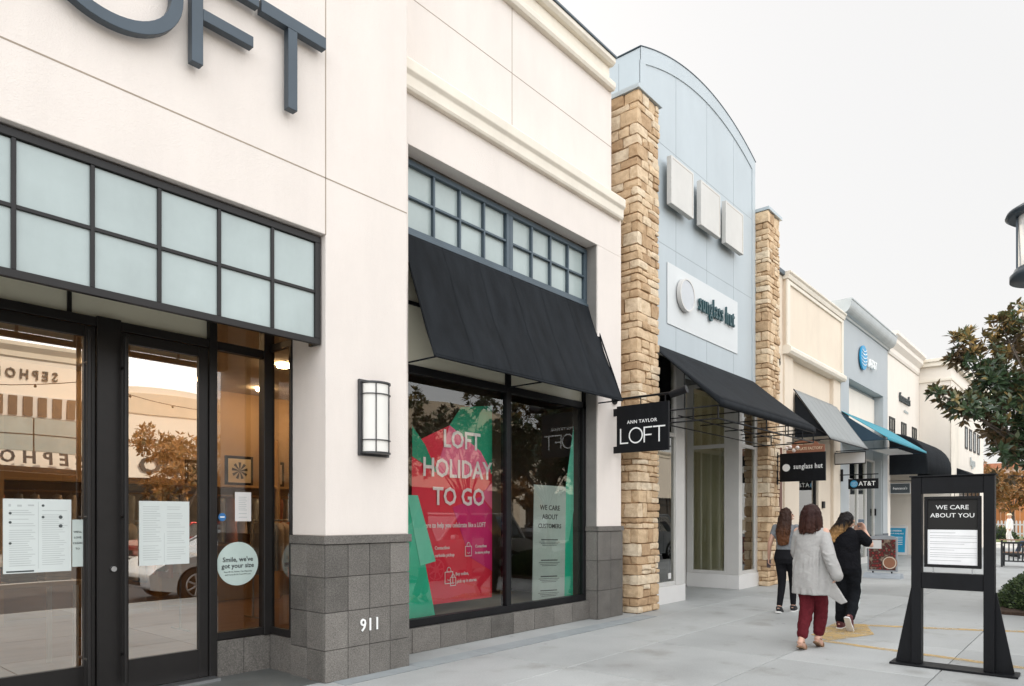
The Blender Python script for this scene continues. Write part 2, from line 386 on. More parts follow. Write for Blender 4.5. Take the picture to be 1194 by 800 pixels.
# ------------------------------------------------------------------ generic pieces
def ledge_stones(px0, px1, py0, py1, z0, z1, seed):
    """stone clad pier: rounded irregular stones around a core, corner stones wrap"""
    rr = random.Random(seed); mb = MB()
    def stone_block(x0, x1, y0, y1, za, zb, tint):
        n = 4; rad = .007; bm = bmesh.new(); bmesh.ops.create_cube(bm, size=2)
        bmesh.ops.subdivide_edges(bm, edges=bm.edges, cuts=2, use_grid_fill=True)
        cx, cy, cz = (x0 + x1) / 2, (y0 + y1) / 2, (za + zb) / 2; hx, hy, hz = (x1 - x0) / 2, (y1 - y0) / 2, (zb - za) / 2
        k = rr.random() * 90; vs = []
        for v in bm.verts:
            p = v.co
            q = Vector((p.x * hx, p.y * hy, p.z * hz))
            e = [abs(abs(c) - 1) < .01 for c in p]
            # pull edges in
            for i, h in enumerate((hx, hy, hz)):
                if sum(e) >= 2 and e[i]: q[i] *= max(0, 1 - min(rad, h * .4) / h * (.75 if sum(e) == 2 else 1.1))
            w = noise.noise_vector(Vector((q.x + cx + k, q.y + cy, q.z + cz)) * 5.5) * .011
            w2 = noise.noise_vector(Vector((q.x + cx, q.y + cy + k, q.z + cz)) * 16) * .010
            vs.append(Vector((cx, cy, cz)) + q + w + w2)
        mb.add(vs, [tuple(v.index for v in f.verts) for f in bm.faces], tint, False); bm.free()
    z = z0; flip = 0
    while z < z1 - .03:
        h = min(rr.choice([.085, .11, .13, .16, .2, .23]), z1 - z)
        if z1 - z - h < .06: h = z1 - z
        g = .0035
        # corner stone wraps both faces
        sf, ss = (rr.uniform(.22, .36), rr.uniform(.10, .16)) if flip else (rr.uniform(.10, .17), min(py1 - py0, rr.uniform(.22, .34)))
        flip = 1 - flip
        pr = lambda: rr.uniform(.0, .028)
        stone_block(px0 - pr(), px0 + sf - g, py0 - pr(), py0 + ss - g, z + g, z + h - g, rr.random())
        # front
        x = px0 + sf
        while x < px1 - .01:
            w = rr.uniform(.13, .34)
            if px1 - x - w < .1: w = px1 - x
            if h > .15 and rr.random() < .45:
                s = rr.uniform(.4, .6) * h
                stone_block(x + g, x + w - g, py0 - pr(), py0 + .1, z + g, z + s - g, rr.random()); stone_block(x + g, x + w - g, py0 - pr(), py0 + .1, z + s + g, z + h - g, rr.random())
            else: stone_block(x + g, x + w - g, py0 - pr(), py0 + .1, z + g, z + h - g, rr.random())
            x += w
        # left side
        y = py0 + ss
        while y < py1 - .03:
            w = rr.uniform(.16, .34)
            if py1 - y - w < .1: w = py1 - y
            stone_block(px0 - pr(), px0 + .1, y + g, y + w - g, z + g, z + h - g, rr.random())
            y += w
        # right side
        y = py0 + .1
        while y < py1 - .03:
            w = rr.uniform(.2, .4)
            if py1 - y - w < .1: w = py1 - y
            stone_block(px1 - .1, px1 + pr() * .6, y + g, y + w - g, z + g, z + h - g, rr.random())
            y += w
        z += h
    return mb

def tiles_x(mb, x0, x1, y, z0, z1, nx, rows, th=.02, seed=1, face=-1, g=.003):
    rr = random.Random(seed); w = (x1 - x0) / nx
    for i in range(nx):
        for a, b in zip(rows[:-1], rows[1:]):
            mb.box(x0 + i * w + g, x0 + (i + 1) * w - g, y, y + th, a + g, b - g, tint=rr.random())
def tiles_y(mb, y0, y1, x, rows, ny, th=.02, seed=1, g=.003):
    rr = random.Random(seed); w = (y1 - y0) / ny
    for i in range(ny):
        for a, b in zip(rows[:-1], rows[1:]):
            mb.box(x, x + th, y0 + i * w + g, y0 + (i + 1) * w - g, a + g, b - g, tint=rr.random())

def muntin_frame(mb, x0, x1, y0, y1, z0, z1, xs, zs, fw=.05, mw=.03):
    """outer frame and muntins at xs / zs"""
    mb.box(x0, x1, y0, y1, z1 - fw, z1); mb.box(x0, x1, y0, y1, z0, z0 + fw)
    mb.box(x0, x0 + fw, y0, y1, z0 + fw, z1 - fw); mb.box(x1 - fw, x1, y0, y1, z0 + fw, z1 - fw)
    for x in xs: mb.box(x - mw / 2, x + mw / 2, y0 + .004, y1 - .004, z0 + fw, z1 - fw)
    for z in zs: mb.box(x0 + fw, x1 - fw, y0 + .008, y1 - .008, z - mw / 2, z + mw / 2)

# ------------------------------------------------------------------ LOFT store
loft = thing('clothing_store', 'cream stucco clothing store with glass entry doors, black window awning and tall display window', 'building', (4, 5.4, 0))
T = lambda mb, name, m, **k: mb.build(name, m, loft, **k)
YA = 5.36
w = MB()
w.box(-9, 3.69, YA, 5.75, 4.05, 8.6)            # wall above the entry
w.box(3.69, 4.65, YA, 5.9, 1.33, 8.6)           # pier, plaster part
w.box(3.69, 4.65, 5.9, 16, 3.9, 8.6); w.box(4.35, 4.65, 5.9, 6.0, 0, 3.9)
w.box(-9, -1.2, YA, 16, 0, 4.05)
T(w, 'wall', stucco, bevel=.006)
# rest of the building
w = MB()
w.box(4.653, 9.21, 5.66, 5.86, 5.48, 6.06)       # above the window
w.box(8.56, 9.21, 5.66, 16, 1.36, 5.48); w.box(9.21, 9.44, 6.06, 16, 0, 7.9)          # right pier
w.box(4.653, 4.93, 5.66, 5.9, 1.3, 5.48)
w.box(4.653, 9.14, 5.79, 6.06, 6.06, 8.1)
T(w, 'wall', stucco, bevel=.006)
c = MB()
c.prism([(5.80, 6.02), (5.60, 6.02), (5.585, 6.05), (5.585, 6.16), (5.55, 6.20), (5.55, 6.31), (5.575, 6.335), (5.80, 6.36)], yz, 4.656, 9.16)
T(c, 'cornice', stucco_trim, bevel=.008)
c = MB()
c.prism([(6.0, 8.02), (5.72, 8.02), (5.70, 8.06), (5.70, 8.13), (5.78, 8.22), (6.0, 8.22)], yz, 4.656, 9.12)
c.box(4.656, 9.10, 5.80, 6.0, 8.22, 8.40)
c.prism([(6.1, 8.40), (5.74, 8.40), (5.70, 8.44), (5.70, 8.50), (6.1, 8.50)], yz, 4.656, 9.12)
T(c, 'parapet', stucco_trim, bevel=.006)
T(MB().box(4.656, 9.135, 5.68, 6.12, 8.503, 8.53), 'parapet_cap', slate)
j = MB(); e = .0012
j.box(-9, 4.647, YA - e, YA + .01, 4.555, 4.567); j.box(3.684, 3.694, YA - e, YA + .01, 4.05, 8.6)
j.box(4.66, 9.135, 5.79 - e, 5.8, 7.18, 7.19); j.box(6.78, 6.79, 5.79 - e, 5.8, 6.37, 8.02)
T(j, 'control_joint', joint)
T(MB().box(-9, 4.6, 5.76, 16, 8.0, 8.15).box(4.66, 9.4, 6.0, 16, 7.9, 8.05), 'roof', grey_blue)
# granite
rows = [0, .29, .63, .95, 1.25]
gr_ = MB(); tiles_x(gr_, 3.672, 4.668, YA - .02, 0, 1.25, 4, rows, seed=2); tiles_y(gr_, YA - .0, 5.9, 3.668, rows, 2, seed=3); tiles_y(gr_, YA, 5.66, 4.652, rows, 1, seed=3)
gr_.box(3.655, 4.685, YA - .035, 5.9, 1.253, 1.33, tint=.4)
gr2 = MB(); tiles_x(gr2, 8.54, 9.22, 5.635, 0, 1.3, 2, [0, .42, .86, 1.29], seed=4); tiles_y(gr2, 5.66, 5.95, 8.54, [0, .42, .86, 1.29], 1, seed=5)
gr2.box(8.525, 9.23, 5.62, 5.9, 1.293, 1.365, tint=.4)
tiles_x(gr2, 4.67, 8.54, 5.79, 0, .3, 9, [0, .27], th=.14, seed=6)
gr3 = MB(); tiles_x(gr3, 4.93, 8.56, 5.86, 5.44, 5.8, 9, [5.432, 5.66], seed=7); T(gr3, 'granite_lintel', granite)
tiles_y(gr2, 5.86, 5.89, 8.545, [.27, .7, 1.15], 1, seed=8)
T(gr_, 'granite_cladding', granite, bevel=.003, seg=1); T(gr2, 'granite_cladding', granite, bevel=.003, seg=1)
T(MB().box(3.69, 4.65, YA, 5.9, 0, 1.25).box(8.562, 9.205, 5.655, 16, 0, 1.3).box(4.65, 8.56, 5.81, 5.93, 0, .262).box(4.95, 8.56, 5.88, 6.0, 5.44, 5.7), 'granite_backing', grout)
# window reveal sides, right: granite strip beside the display window
T(MB().box(8.545, 8.56, 5.68, 5.90, 1.366, 5.48), 'window_reveal', mat('reveal_grey', (.20, .19, .175), .8, var=.1, scale=6))

# entry transom box with frosted panes
fr = MB(); xs = [1.81, 2.265, 2.73, 3.20]
zT, zB = 4.03, 3.06
muntin_frame(fr, -1.1, 3.672, 5.41, 5.45, zB, zT, [-.6, -.12, .36, .84, 1.345, 1.81, 2.265, 2.73, 3.2], [3.53], .055, .028)
fr.box(-1.1, 3.672, 5.451, 5.56, zT - .03, zT); fr.box(3.64, 3.672, 5.451, 5.56, zB, zT - .031)
f_ = T(fr, 'transom_frame', bronze, bevel=.003, seg=1)
px = [-1.045, -.6, -.12, .36, .84, 1.345, 1.81, 2.265, 2.73, 3.2, 3.629]
for a, b in zip(px[:-1], px[1:]):
    for z0_, z1_ in ((3.13, 3.515), (3.545, 3.96)):
        if b > 1.2: T(MB().box(a + .013, b - .013, 5.435, 5.447, z0_ - .01, z1_ + .01), 'frosted_pane', frost)
T(MB().box(-1.03, .83, 5.435, 5.447, 3.12, 3.97), 'frosted_pane', frost)
T(MB().box(-9, 3.69, 5.5, 6.42, 3.72, 4.05), 'entry_soffit', mat('soffit', (.74, .70, .62), .8))
# storefront frame
YD = 6.33
sf = MB()
sf.box(-1.2, 3.07, YD - .04, YD + .06, 3.065, 3.14)
sf.box(-1.2, 3.72, YD - .04, YD + .06, 3.62, 3.72)
sf.box(2.13, 2.315, YD - .05, YD + .07, 0, 3.15)
sf.box(3.072, 3.145, YD - .05, YD + .07, 0, 3.62)
sf.box(3.145, 3.62, YD - .03, YD + .05, 3.06, 3.14); sf.box(3.145, 3.62, YD - .03, YD + .05, .35, .42)
sf.box(3.62, 3.73, YD - .05, YD + .06, .34, 3.72)
sf.box(3.68, 3.72, 5.9, YD - .05, 3.13, 3.2); sf.box(3.68, 3.72, 5.9, YD - .05, .35, .42); sf.box(3.675, 3.725, 5.902, 5.94, .42, 3.13); sf.box(3.68, 3.72, 5.9, YD - .05, 3.62, 3.72)
sf.box(.98, 1.06, YD - .05, YD + .07, 0, 3.15); sf.box(-.3, -.1, YD - .05, YD + .07, 0, 3.15)
T(sf, 'storefront_frame', bronze, bevel=.004, seg=1)
cb = MB(); tiles_x(cb, 3.14, 3.69, YD - .03, 0, .35, 2, [.0, .345], seed=11); tiles_y(cb, 5.9, YD - .03, 3.69, [0, .345], 1, seed=12); 
T(cb, 'granite_curb', granite)
T(MB().box(3.14, 3.72, YD - .008, YD + .06, 0, .34).box(3.712, 3.74, 5.9, YD - .01, 0, .34), 'curb_backing', grout)
def pane(x0, x1, y0, y1, z0, z1, m, name='glass_pane', par=None):
    if m in (frost, frost_y): return MB().box(x0, x1, y0, y1, z0, z1).build(name, m, par or loft)
    if x1 - x0 < .05: x = (x0 + x1) / 2; return MB().add([(x, y1, z0), (x, y0, z0), (x, y0, z1), (x, y1, z1)], [(0, 1, 2, 3)]).build(name, m, par or loft)
    y = (y0 + y1) / 2; return MB().add([(x0, y, z0), (x1, y, z0), (x1, y, z1), (x0, y, z1)], [(0, 1, 2, 3)]).build(name, m, par or loft)
pane(3.145, 3.62, YD, YD + .008, .42, 3.06, G_side); pane(3.696, 3.704, 5.94, YD - .05, .42, 3.13, G_side)
pane(3.145, 3.62, YD, YD + .008, 3.14, 3.62, G_side); pane(3.696, 3.704, 5.94, YD - .05, 3.2, 3.62, G_side)
pane(-1.2, 3.072, YD + .01, YD + .02, 3.14, 3.62, frost_y, 'transom_pane')
T(MB().box(1.93, 1.96, YD - .01, YD + .05, 3.14, 3.62), 'transom_mullion', bronze)
def door(x0, x1, hx):
    m = MB(); y0, y1 = YD - .025, YD + .025
    m.box(x0, x0 + .05, y0, y1, .03, 3.06); m.box(x1 - .085, x1, y0, y1, .03, 3.06); m.box(x0 + .05, x1 - .085, y0, y1, 2.97, 3.06); m.box(x0 + .05, x1 - .085, y0, y1, .03, .29)
    d = T(m, 'door', bronze, bevel=.004, seg=1)
    MB().add([(x0 + .045, YD, .28), (x1 - .08, YD, .28), (x1 - .08, YD, 2.975), (x0 + .045, YD, 2.975)], [(0, 1, 2, 3)]).build('glass_pane', G_door, d)
    h = MB().tube([(hx, YD - .12, .12), (hx, YD - .12, 3.0)], .019, 12)
    for z in (.35, 1.5, 2.75): h.tube([(hx, YD - .12, z), (hx, YD - .02, z)], .012, 8)
    h.build('handle', bronze, d)
    return d
d1 = door(2.318, 3.069, 2.325); d2 = door(1.065, 2.127, 2.05); d3 = door(-.095, .975, .03)
MB().tube([(2.25, YD - .075, 1.07), (2.25, YD - .04, 1.07)], .022, 14).build('lock', steel, loft)

# display window
yw = 5.88
f = MB()
f.box(4.95, 8.54, yw - .03, yw + .07, .272, .36); f.box(4.95, 8.54, yw - .03, yw + .07, 3.10, 3.19)
f.box(4.95, 5.02, yw - .03, yw + .07, .36, 4.62); f.box(8.47, 8.54, yw - .03, yw + .07, .36, 4.62); f.box(6.75, 6.84, yw - .032, yw + .072, .36, 4.62)
f.box(5.02, 8.47, yw - .02, yw + .06, 3.86, 3.90)
T(f, 'display_window_frame', black, bevel=.003, seg=1)
for a, b in ((5.02, 6.75), (6.84, 8.47)):
    pane(a, b, yw, yw + .008, .36, 3.10, G_win, 'display_glass')
    T(MB().box(a, b, yw + .002, yw + .02, 3.19, 3.86).box(a, b, yw + .002, yw + .02, 3.90, 4.62), 'spandrel_glass', frost_y)
f = MB()
for a, b in ((5.0, 6.79), (6.795, 8.54)):
    wd = (b - a); muntin_frame(f, a, b, yw - .05, yw + .04, 4.63, 5.44, [a + .05 + (wd - .1) * k / 4 for k in (1, 2, 3)], [5.035], .06, .028)
f.box(4.98, 8.548, yw - .07, yw + .04, 4.60, 4.635)
T(f, 'clerestory_frame', slate, bevel=.003, seg=1)
for a, b in ((5.0, 6.79), (6.795, 8.54)):
    wd = (b - a - .12) / 4
    for k in range(4):
        for z0_, z1_ in ((4.69, 5.021), (5.049, 5.38)):
            T(MB().box(a + .06 + wd * k + .012, a + .06 + wd * (k + 1) - .012, yw, yw + .012, z0_, z1_), 'frosted_pane', frost)
T(MB().box(4.7, 8.6, yw + .3, yw + .32, 4.64, 5.5), 'clerestory_backing', white)
# awning
aw = MB()
def awp(u, v):
    x = 4.96 + (8.62 - 4.96) * u; y = 5.82 + (5.28 - 5.82) * v; z = 4.60 + (3.17 - 4.60) * v
    sag = .018 * sin(pi * v) * (.6 + .4 * cos(u * 6 * pi)); n = noise.noise(Vector((u * 5, v * 3, 1))) * .020 + noise.noise(Vector((u * 14, v * 9, 4))) * .003
    return (x, y + sag + n, z - sag * .5)
aw.sheet(awp, 90, 36)
a = T(aw, 'awning', canvas, fix=False, solid=.012)
b = MB()
for k in range(1, 6): b.sheet(lambda u, v, k=k: tuple(Vector(awp(k / 6 + (u - .5) * .003, v)) + Vector((0, -.0085, .003))), 1, 14)
b.tube([awp(0, 1), awp(1, 1)], .014); b.tube([awp(0, 0), awp(0, 1)], .012); b.tube([awp(1, 0), awp(1, 1)], .012)
for u in (.01, .5, .99):
    p = Vector(awp(u, 1)); b.tube([p, (p.x, 5.86, p.z)], .010)
b.build('awning_frame', canvas, a)

# entry lettering
def big(name, label, mb):
    t = mb.build(name, slate_dark, None, bevel=.004); return tag(t, label, 'sign letter', 'large letters over the store entry')
y0, y1 = 5.25, 5.32; S = .088
bt = thing('store_sign', 'large slate blue raised letters spelling LOFT high on the cream entry wall', 'sign', (2, 5.36, 4.95))
def lett(mb, nm='letter'): return mb.build(nm, slate_dark, bt, bevel=.004)
lett(MB().box(.72, .72 + S, y0, y1, 4.96, 5.74).box(.72 + S, 1.18, y0, y1, 4.96, 4.96 + S))
o = MB(); n = 48; cx, cz = 1.87, 5.35; vs = []
for k in range(n):
    a_ = 2 * pi * k / n
    for rx, rz, y in ((.50, .43, y0), (.50 - S, .43 - S, y0), (.50 - S, .43 - S, y1), (.50, .43, y1)): vs.append((cx + rx * cos(a_), y, cz + rz * sin(a_)))
o.add(vs, [(4 * k + i, 4 * k + (i + 1) % 4, 4 * ((k + 1) % n) + (i + 1) % 4, 4 * ((k + 1) % n) + i) for k in range(n) for i in range(4)])
lett(o)
lett(MB().box(2.43, 2.43 + S, y0, y1, 4.95, 5.74).box(2.43 + S, 2.98, y0, y1, 5.74 - S, 5.74).box(2.43 + S, 2.93, y0, y1, 5.30, 5.30 + S))
lett(MB().box(3.245, 3.245 + S, y0, y1, 4.96, 5.635).box(2.98 + .02, 3.62, y0, y1, 5.635, 5.74))
for x, z in ((.78, 5.6), (.78, 5.1), (1.42, 5.35), (2.32, 5.35), (2.49, 5.6), (2.49, 5.1), (3.3, 5.1), (3.3, 5.5), (3.1, 5.69), (3.5, 5.69), (2.8, 5.69)): MB().tube([(x, y1, z), (x, YA + .01, z)], .012, 6).build('mounting_pin', black, bt)

# house number
nb = thing('house_number', 'white raised house number 911 on the granite base of the entry pier', 'number', (4.165, YA - .03, .41))
for k, s in enumerate('911'): MB().text(s, FR(4.165 + (k - 1) * .082, YA - .032, .475), .17, .006, .0005, .88).build('digit', white_text, nb)

# wall light
wl = thing('wall_lamp', 'half round frosted wall lamp with black metal bands on the cream pier', 'wall lamp', (4.22, YA, 2.1))
MB().box(4.04, 4.40, YA - .03, YA - .001, 2.08, 2.80).build('back_plate', gunmetal, wl, bevel=.004)
sh = MB(); half = [(4.22 - .145 * cos(pi * k / 16), YA - .03 - .13 * sin(pi * k / 16)) for k in range(17)]
sh.prism(half, xy, 2.12, 2.76, smooth=True)
sh.build('lamp_shade', mat('opal_glass', (.75, .73, .68), .35, var=.02), wl)
bd = MB()
for z, hh in ((2.10, .016), (2.225, .008), (2.66, .008), (2.765, .016)):
    outer = [(4.22 - .158 * cos(pi * k / 16), YA - .03 - .143 * sin(pi * k / 16)) for k in range(17)]
    bd.prism(outer, xy, z, z + hh)
for k in (0, 5.3, 10.7, 16):
    x, y = 4.22 - .152 * cos(pi * k / 16), YA - .03 - .137 * sin(pi * k / 16); bd.box(x - .004, x + .004, y - .004, y + .004, 2.10, 2.78)
bd.build('band', gunmetal, wl)

# projecting blade sign
bs = thing('blade_sign', 'black projecting blade sign reading ANN TAYLOR LOFT on the pier beside the stone pillar', 'sign', (9.0, 5.64, 2.47))
MB().box(8.985, 9.025, 4.74, 5.60, 2.46, 3.16).build('panel', blackwood, bs, bevel=.004)
br = MB(); br.tube([(9.005, 5.66, 3.27), (9.005, 4.62, 3.27)], .017, 10); br.tube([(9.005, 5.66, 3.27), (9.005, 5.635, 3.27)], .07, 16)
MB().box(8.99, 9.02, 5.60, 5.66, 3.02, 3.13).build('mounting_plate', black, bs); MB().box(8.99, 9.02, 5.60, 5.66, 2.46, 2.56).build('mounting_plate', black, bs)
br.tube([(9.005, 5.2, 3.16), (9.005, 5.2, 3.27)], .008, 6); br.tube([(9.005, 4.8, 3.16), (9.005, 4.8, 3.27)], .008, 6)
br.build('bracket', black, bs)
MB().tube([(9.005, 4.72, 3.24), (9.03, 4.48, 3.30)], [.05, .06], 12).build('spotlight', black, bs)
for fr_, xx in ((FL, 8.983), (FX, 9.027)):
    tx = MB(); tx.text('ANN TAYLOR', fr_(xx, 5.17, 2.905), .070, .001, .0006, 1.05, gap=1.1)
    def bar(y0_, y1_, z0_, z1_):   # strokes measured from the left edge of the face
        s_ = 1 if fr_ is FL else -1
        a0, a1 = 5.17 - s_ * (y0_ - .4), 5.17 - s_ * (y1_ - .4)
        tx.box(xx - .002, xx + .002, min(a0, a1), max(a0, a1), z0_, z1_)
    st = .02; zb, zt = 2.59, 2.82
    bar(.03, .03 + st, zb, zt); bar(.05, .17, zb, zb + st)
    bar(.43, .43 + st, zb, zt); bar(.45, .57, zt - st, zt); bar(.45, .56, zb + .10, zb + .10 + st)
    bar(.585, .78, zt - st, zt); bar(.672, .672 + st, zb, zt - st)
    n = 36; vs = []
    for k in range(n):
        a_ = 2 * pi * k / n
        for rr_ in (.119, .119 - st):
            yy = .30 + rr_ * cos(a_); s_ = 1 if fr_ is FL else -1
            vs.append((xx + (-.002 if fr_ is FL else .002), 5.17 - s_ * (yy - .4), (zb + zt) / 2 + rr_ * sin(a_)))
    tx.add(vs, [(2 * k, 2 * k + 1, 2 * ((k + 1) % n) + 1, 2 * ((k + 1) % n)) for k in range(n)])
    tx.build('lettering', white_text, bs)

# ------------------------------------------------------------------ store interior
wood_floor = mat('wood_floor', (.20, .115, .06), .35, var=.25, scale=3, stretch=(.3, 3, 1))
warm_wall = mat('warm_wall', (.42, .29, .17), .8, var=.1, scale=1)
inr = MB(); inr.box(-9, 4.6, 6.42, 12, -.02, .012); inr.box(4.6, 9.3, 7.32, 12, -.02, .012)
inr.build('store_floor', wood_floor, loft)
T(MB().box(-9, 9.4, 12.0, 12.1, 0, 3.9).box(9.2, 9.3, 7.3, 12, 0, 3.9).box(-3.1, -3, 6.5, 12, 0, 3.9).box(4.6, 4.65, 5.95, 7.3, 0, 3.9), 'interior_wall', warm_wall)
T(MB().box(-9, 9.3, 7.31, 12, 3.75, 3.85).box(-9, 4.6, 6.42, 7.31, 3.75, 3.85), 'ceiling', mat('ceiling_paint', (.5, .46, .4), .9))
# window display box
T(MB().box(4.66, 8.56, 7.25, 7.3, 0, 4.4).box(4.66, 8.56, 5.96, 7.3, 4.3, 4.4).box(8.5, 8.56, 5.96, 7.3, .3, 4.3), 'display_back', mat('display_back', (.10, .075, .05), .8, var=.2))
T(MB().box(4.66, 8.56, 5.96, 7.3, .0, .33), 'display_floor', mat('display_floor', (.30, .26, .17), .6))
# ceiling downlights inside, assumed from the warm glow in the store
bulb = emit('warm_bulb', (1, .68, .38), 90)
for x, y in ((1.0, 8.2), (3.0, 8.4), (.2, 11.2), (2.0, 11.2), (3.8, 11.2), (5.2, 11.2), (6.4, 11.2), (7.6, 11.2), (5.6, 9.2), (-1.5, 9)):
    MB().tube([(x, y, 3.744), (x, y, 3.70)], .09, 16).build('downlight', bulb, loft)
# wall shelves, pictures and garments seen through the glass
shf = thing('wall_shelf', 'wooden wall shelf with rail along the back of the clothing store', 'shelf', (5, 11.8, 0))
s_ = MB()
s_.box(.6, 9.0, 11.55, 11.99, 2.02, 2.06); s_.box(.6, 9.0, 11.6, 11.99, 1.0, 1.03)
for x in (.6, 2.7, 4.8, 6.9, 8.96): s_.box(x, x + .04, 11.5, 11.99, 0, 2.9)
s_.tube([(.7, 11.75, 1.88), (8.9, 11.75, 1.88)], .015, 8)
s_.build('shelf_board', mat('shelf_wood', (.50, .33, .17), .5), shf)
rr = random.Random(5)
gcols = [(.35, .30, .24), (.6, .52, .46), (.2, .22, .25), (.5, .20, .14), (.65, .6, .55), (.12, .12, .14), (.35, .38, .4)]
gm = [mat('garment_cloth', c_, .9, var=.2, scale=6) for c_ in gcols]
for k in range(38):
    x = .9 + k * .21 + rr.uniform(-.04, .04); hgt = rr.uniform(.6, .85); c_ = rr.randrange(7); y = 11.75
    m = MB(); m.rings([(x, y, 1.84, .012, .02), (x, y, 1.82, .02, .20), (x, y, 1.72, .04, .22), (x, y, 1.4, .035, .18), (x, y, 1.86 - hgt, .055, .20)], 14)
    m.tube([(x, y, 1.84), (x, y, 1.905)], .004, 6)
    tag(m.build('garment', gm[c_]), 'garment hanging on the back wall rail of the clothing store', 'clothing', 'garments on the wall rail')
for k, (x, sz, cc) in enumerate(((6.25, .52, (.70, .62, .48)), (6.9, .46, (.60, .50, .36)), (7.5, .5, (.74, .66, .52)), (2.2, .55, (.6, .40, .26)), (5.5, .4, (.5, .45, .4)))):
    p = thing('framed_picture', ['framed print of dark leaves on the shelf behind the entry side window', 'smaller framed print right of the dark leaf print on the store shelf', 'framed print with a red burst on the store shelf', 'framed print on the store shelf behind the right glass door', 'smallest framed print at the left end of the shelf group'][k], 'picture', (x, 11.7, 2.06), group='framed pictures on the store shelf')
    MB().box(x - sz / 2, x + sz / 2, 11.68, 11.71, 2.062, 2.06 + sz).build('frame', black, p)
    MB().box(x - sz / 2 + .05, x + sz / 2 - .05, 11.672, 11.68, 2.11, 2.01 + sz).build('print', mat('print_paper', cc, .7), p)
    st = MB()
    for q in range(9):
        a_ = q * 2 * pi / 9
        st.add([(x, 11.669, 2.06 + sz / 2), (x + .15 * cos(a_), 11.669, 2.06 + sz / 2 + .15 * sin(a_)), (x + .15 * cos(a_ + .35), 11.669, 2.06 + sz / 2 + .15 * sin(a_ + .35))], [(0, 1, 2)])
    st.build('motif', mat('print_ink', ((.05, .05, .05), (.3, .2, .1), (.5, .1, .05), (.1, .12, .1), (.1, .1, .1))[k], .7), p)
# garment racks standing on the floor
for k, (x, y) in enumerate(((3.6, 9.3), (5.9, 9.6), (.5, 9.6))):
    rk_ = thing('clothes_rack', ['free standing clothes rack behind the entry side window', 'clothes rack farther inside on the right', 'clothes rack behind the left glass door'][k], 'clothes rack', (x, y, .013), group='clothes racks on the store floor')
    m = MB()
    for xx in (x - .55, x + .55): m.tube([(xx, y, .02), (xx, y, 1.45)], .014, 8); m.tube([(xx, y - .25, .02), (xx, y + .25, .02)], .014, 8)
    m.tube([(x - .55, y, 1.45), (x + .55, y, 1.45)], .014, 8); m.build('frame', steel, rk_)
    for q in range(10):
        xx = x - .48 + q * .105; m = MB(); c_ = rr.randrange(7); hgt = rr.uniform(.6, .9)
        m.rings([(xx, y, 1.42, .01, .02), (xx, y, 1.38, .02, .19), (xx, y, 1.28, .035, .21), (xx, y, 1.42 - hgt, .045, .20)], 12); tag(m.build('garment', gm[c_]), ['garment on the rack behind the entry side window', 'garment on the rack farther inside on the right', 'garment on the rack behind the left glass door'][k], 'clothing', ['garments on the near rack', 'garments on the right rack', 'garments on the left rack'][k])
# display table with folded clothes
tb = thing('display_table', 'white legged display table standing inside the left door', 'table', (1.7, 7.7, 0))
MB().box(1.2, 2.4, 7.4, 8.3, .86, .90).build('table_top', mat('table_wood', (.45, .33, .2), .4), tb, bevel=.006)
for x in (1.24, 2.33):
    for y in (7.45, 8.22): MB().box(x, x + .04, y, y + .04, 0.013, .86).build('leg', white, tb)
for k in range(4):
    m = MB()
    for q in range(4): m.box(1.28 + .28 * k, 1.50 + .28 * k, 7.55, 7.85, .902 + .035 * q, .934 + .035 * q, tint=rr.random())
    tag(m.build('folded_clothes', gm[(k * 2 + 1) % 7], bevel=.008), ['stack of folded tan clothes at the near end of the display table', 'stack of folded grey clothes second on the display table', 'stack of folded dark clothes third on the display table', 'stack of folded clothes at the far end of the display table'][k], 'clothes', 'folded clothes on the display table')
bk = MB().rings([(1.32, 6.9, .02, .14, .11), (1.32, 6.9, .28, .18, .14), (1.32, 6.9, .29, .19, .15), (1.32, 6.9, .28, .165, .125), (1.32, 6.9, .04, .13, .10)], 24)
tag(bk.build('shopping_basket', mat('grey_plastic', (.08, .09, .09), .5)), 'dark grey shopping basket on the floor inside the left door', 'basket')
# cash desk at the back
dk = thing('cash_desk', 'wooden cash desk toward the back of the clothing store', 'counter', (.8, 10.6, 0))
MB().box(-.4, 2.2, 10.4, 11.0, .012, 1.0).build('body', mat('desk_wood', (.22, .13, .07), .5), dk); MB().box(-.45, 2.25, 10.35, 11.05, 1.0, 1.05).build('counter_top', white, dk)

# ------------------------------------------------------------------ notices on the entry glass
def printed(mb_lines, x0, x1, y, z0, z1, rows, seed, frame=FR, fill=.5):
    rr_ = random.Random(seed); h = (z1 - z0) / rows
    for k in range(rows):
        if rr_.random() < .12: continue
        a_ = x0 + rr_.uniform(0, .03) * (x1 - x0); b_ = x1 - rr_.uniform(0, .35) * (x1 - x0); z = z1 - h * (k + .5)
        mb_lines.box(a_, b_, y - .0005, y, z - h * fill / 2, z + h * fill / 2)
yn = YD - .012
n1 = thing('notice_sheet', 'large white notice of two columns taped on the left glass door', 'notice', (1.73, yn, 1.06), group='notices taped on the entry glass')
MB().box(1.50, 1.955, yn, yn + .002, 1.07, 1.64).build('sheet', paper, n1)
l = MB(); printed(l, 1.535, 1.71, yn, 1.12, 1.56, 26, 1, fill=.3); printed(l, 1.75, 1.93, yn, 1.12, 1.56, 26, 2, fill=.3); l.box(1.535, 1.55, yn - .0005, yn, 1.58, 1.6); l.box(1.59, 1.62, yn - .0005, yn, 1.58, 1.595); l.box(1.66, 1.70, yn - .0005, yn, 1.585, 1.597)
l.box(1.727, 1.730, yn - .0005, yn, 1.10, 1.62)
l.build('print', ink_grey, n1)
l = MB()
for x, z in ((1.545, 1.53), (1.545, 1.46), (1.545, 1.30), (1.76, 1.59), (1.76, 1.50)): l.tube([(x, yn - .001, z), (x, yn + .001, z)], .010, 12)
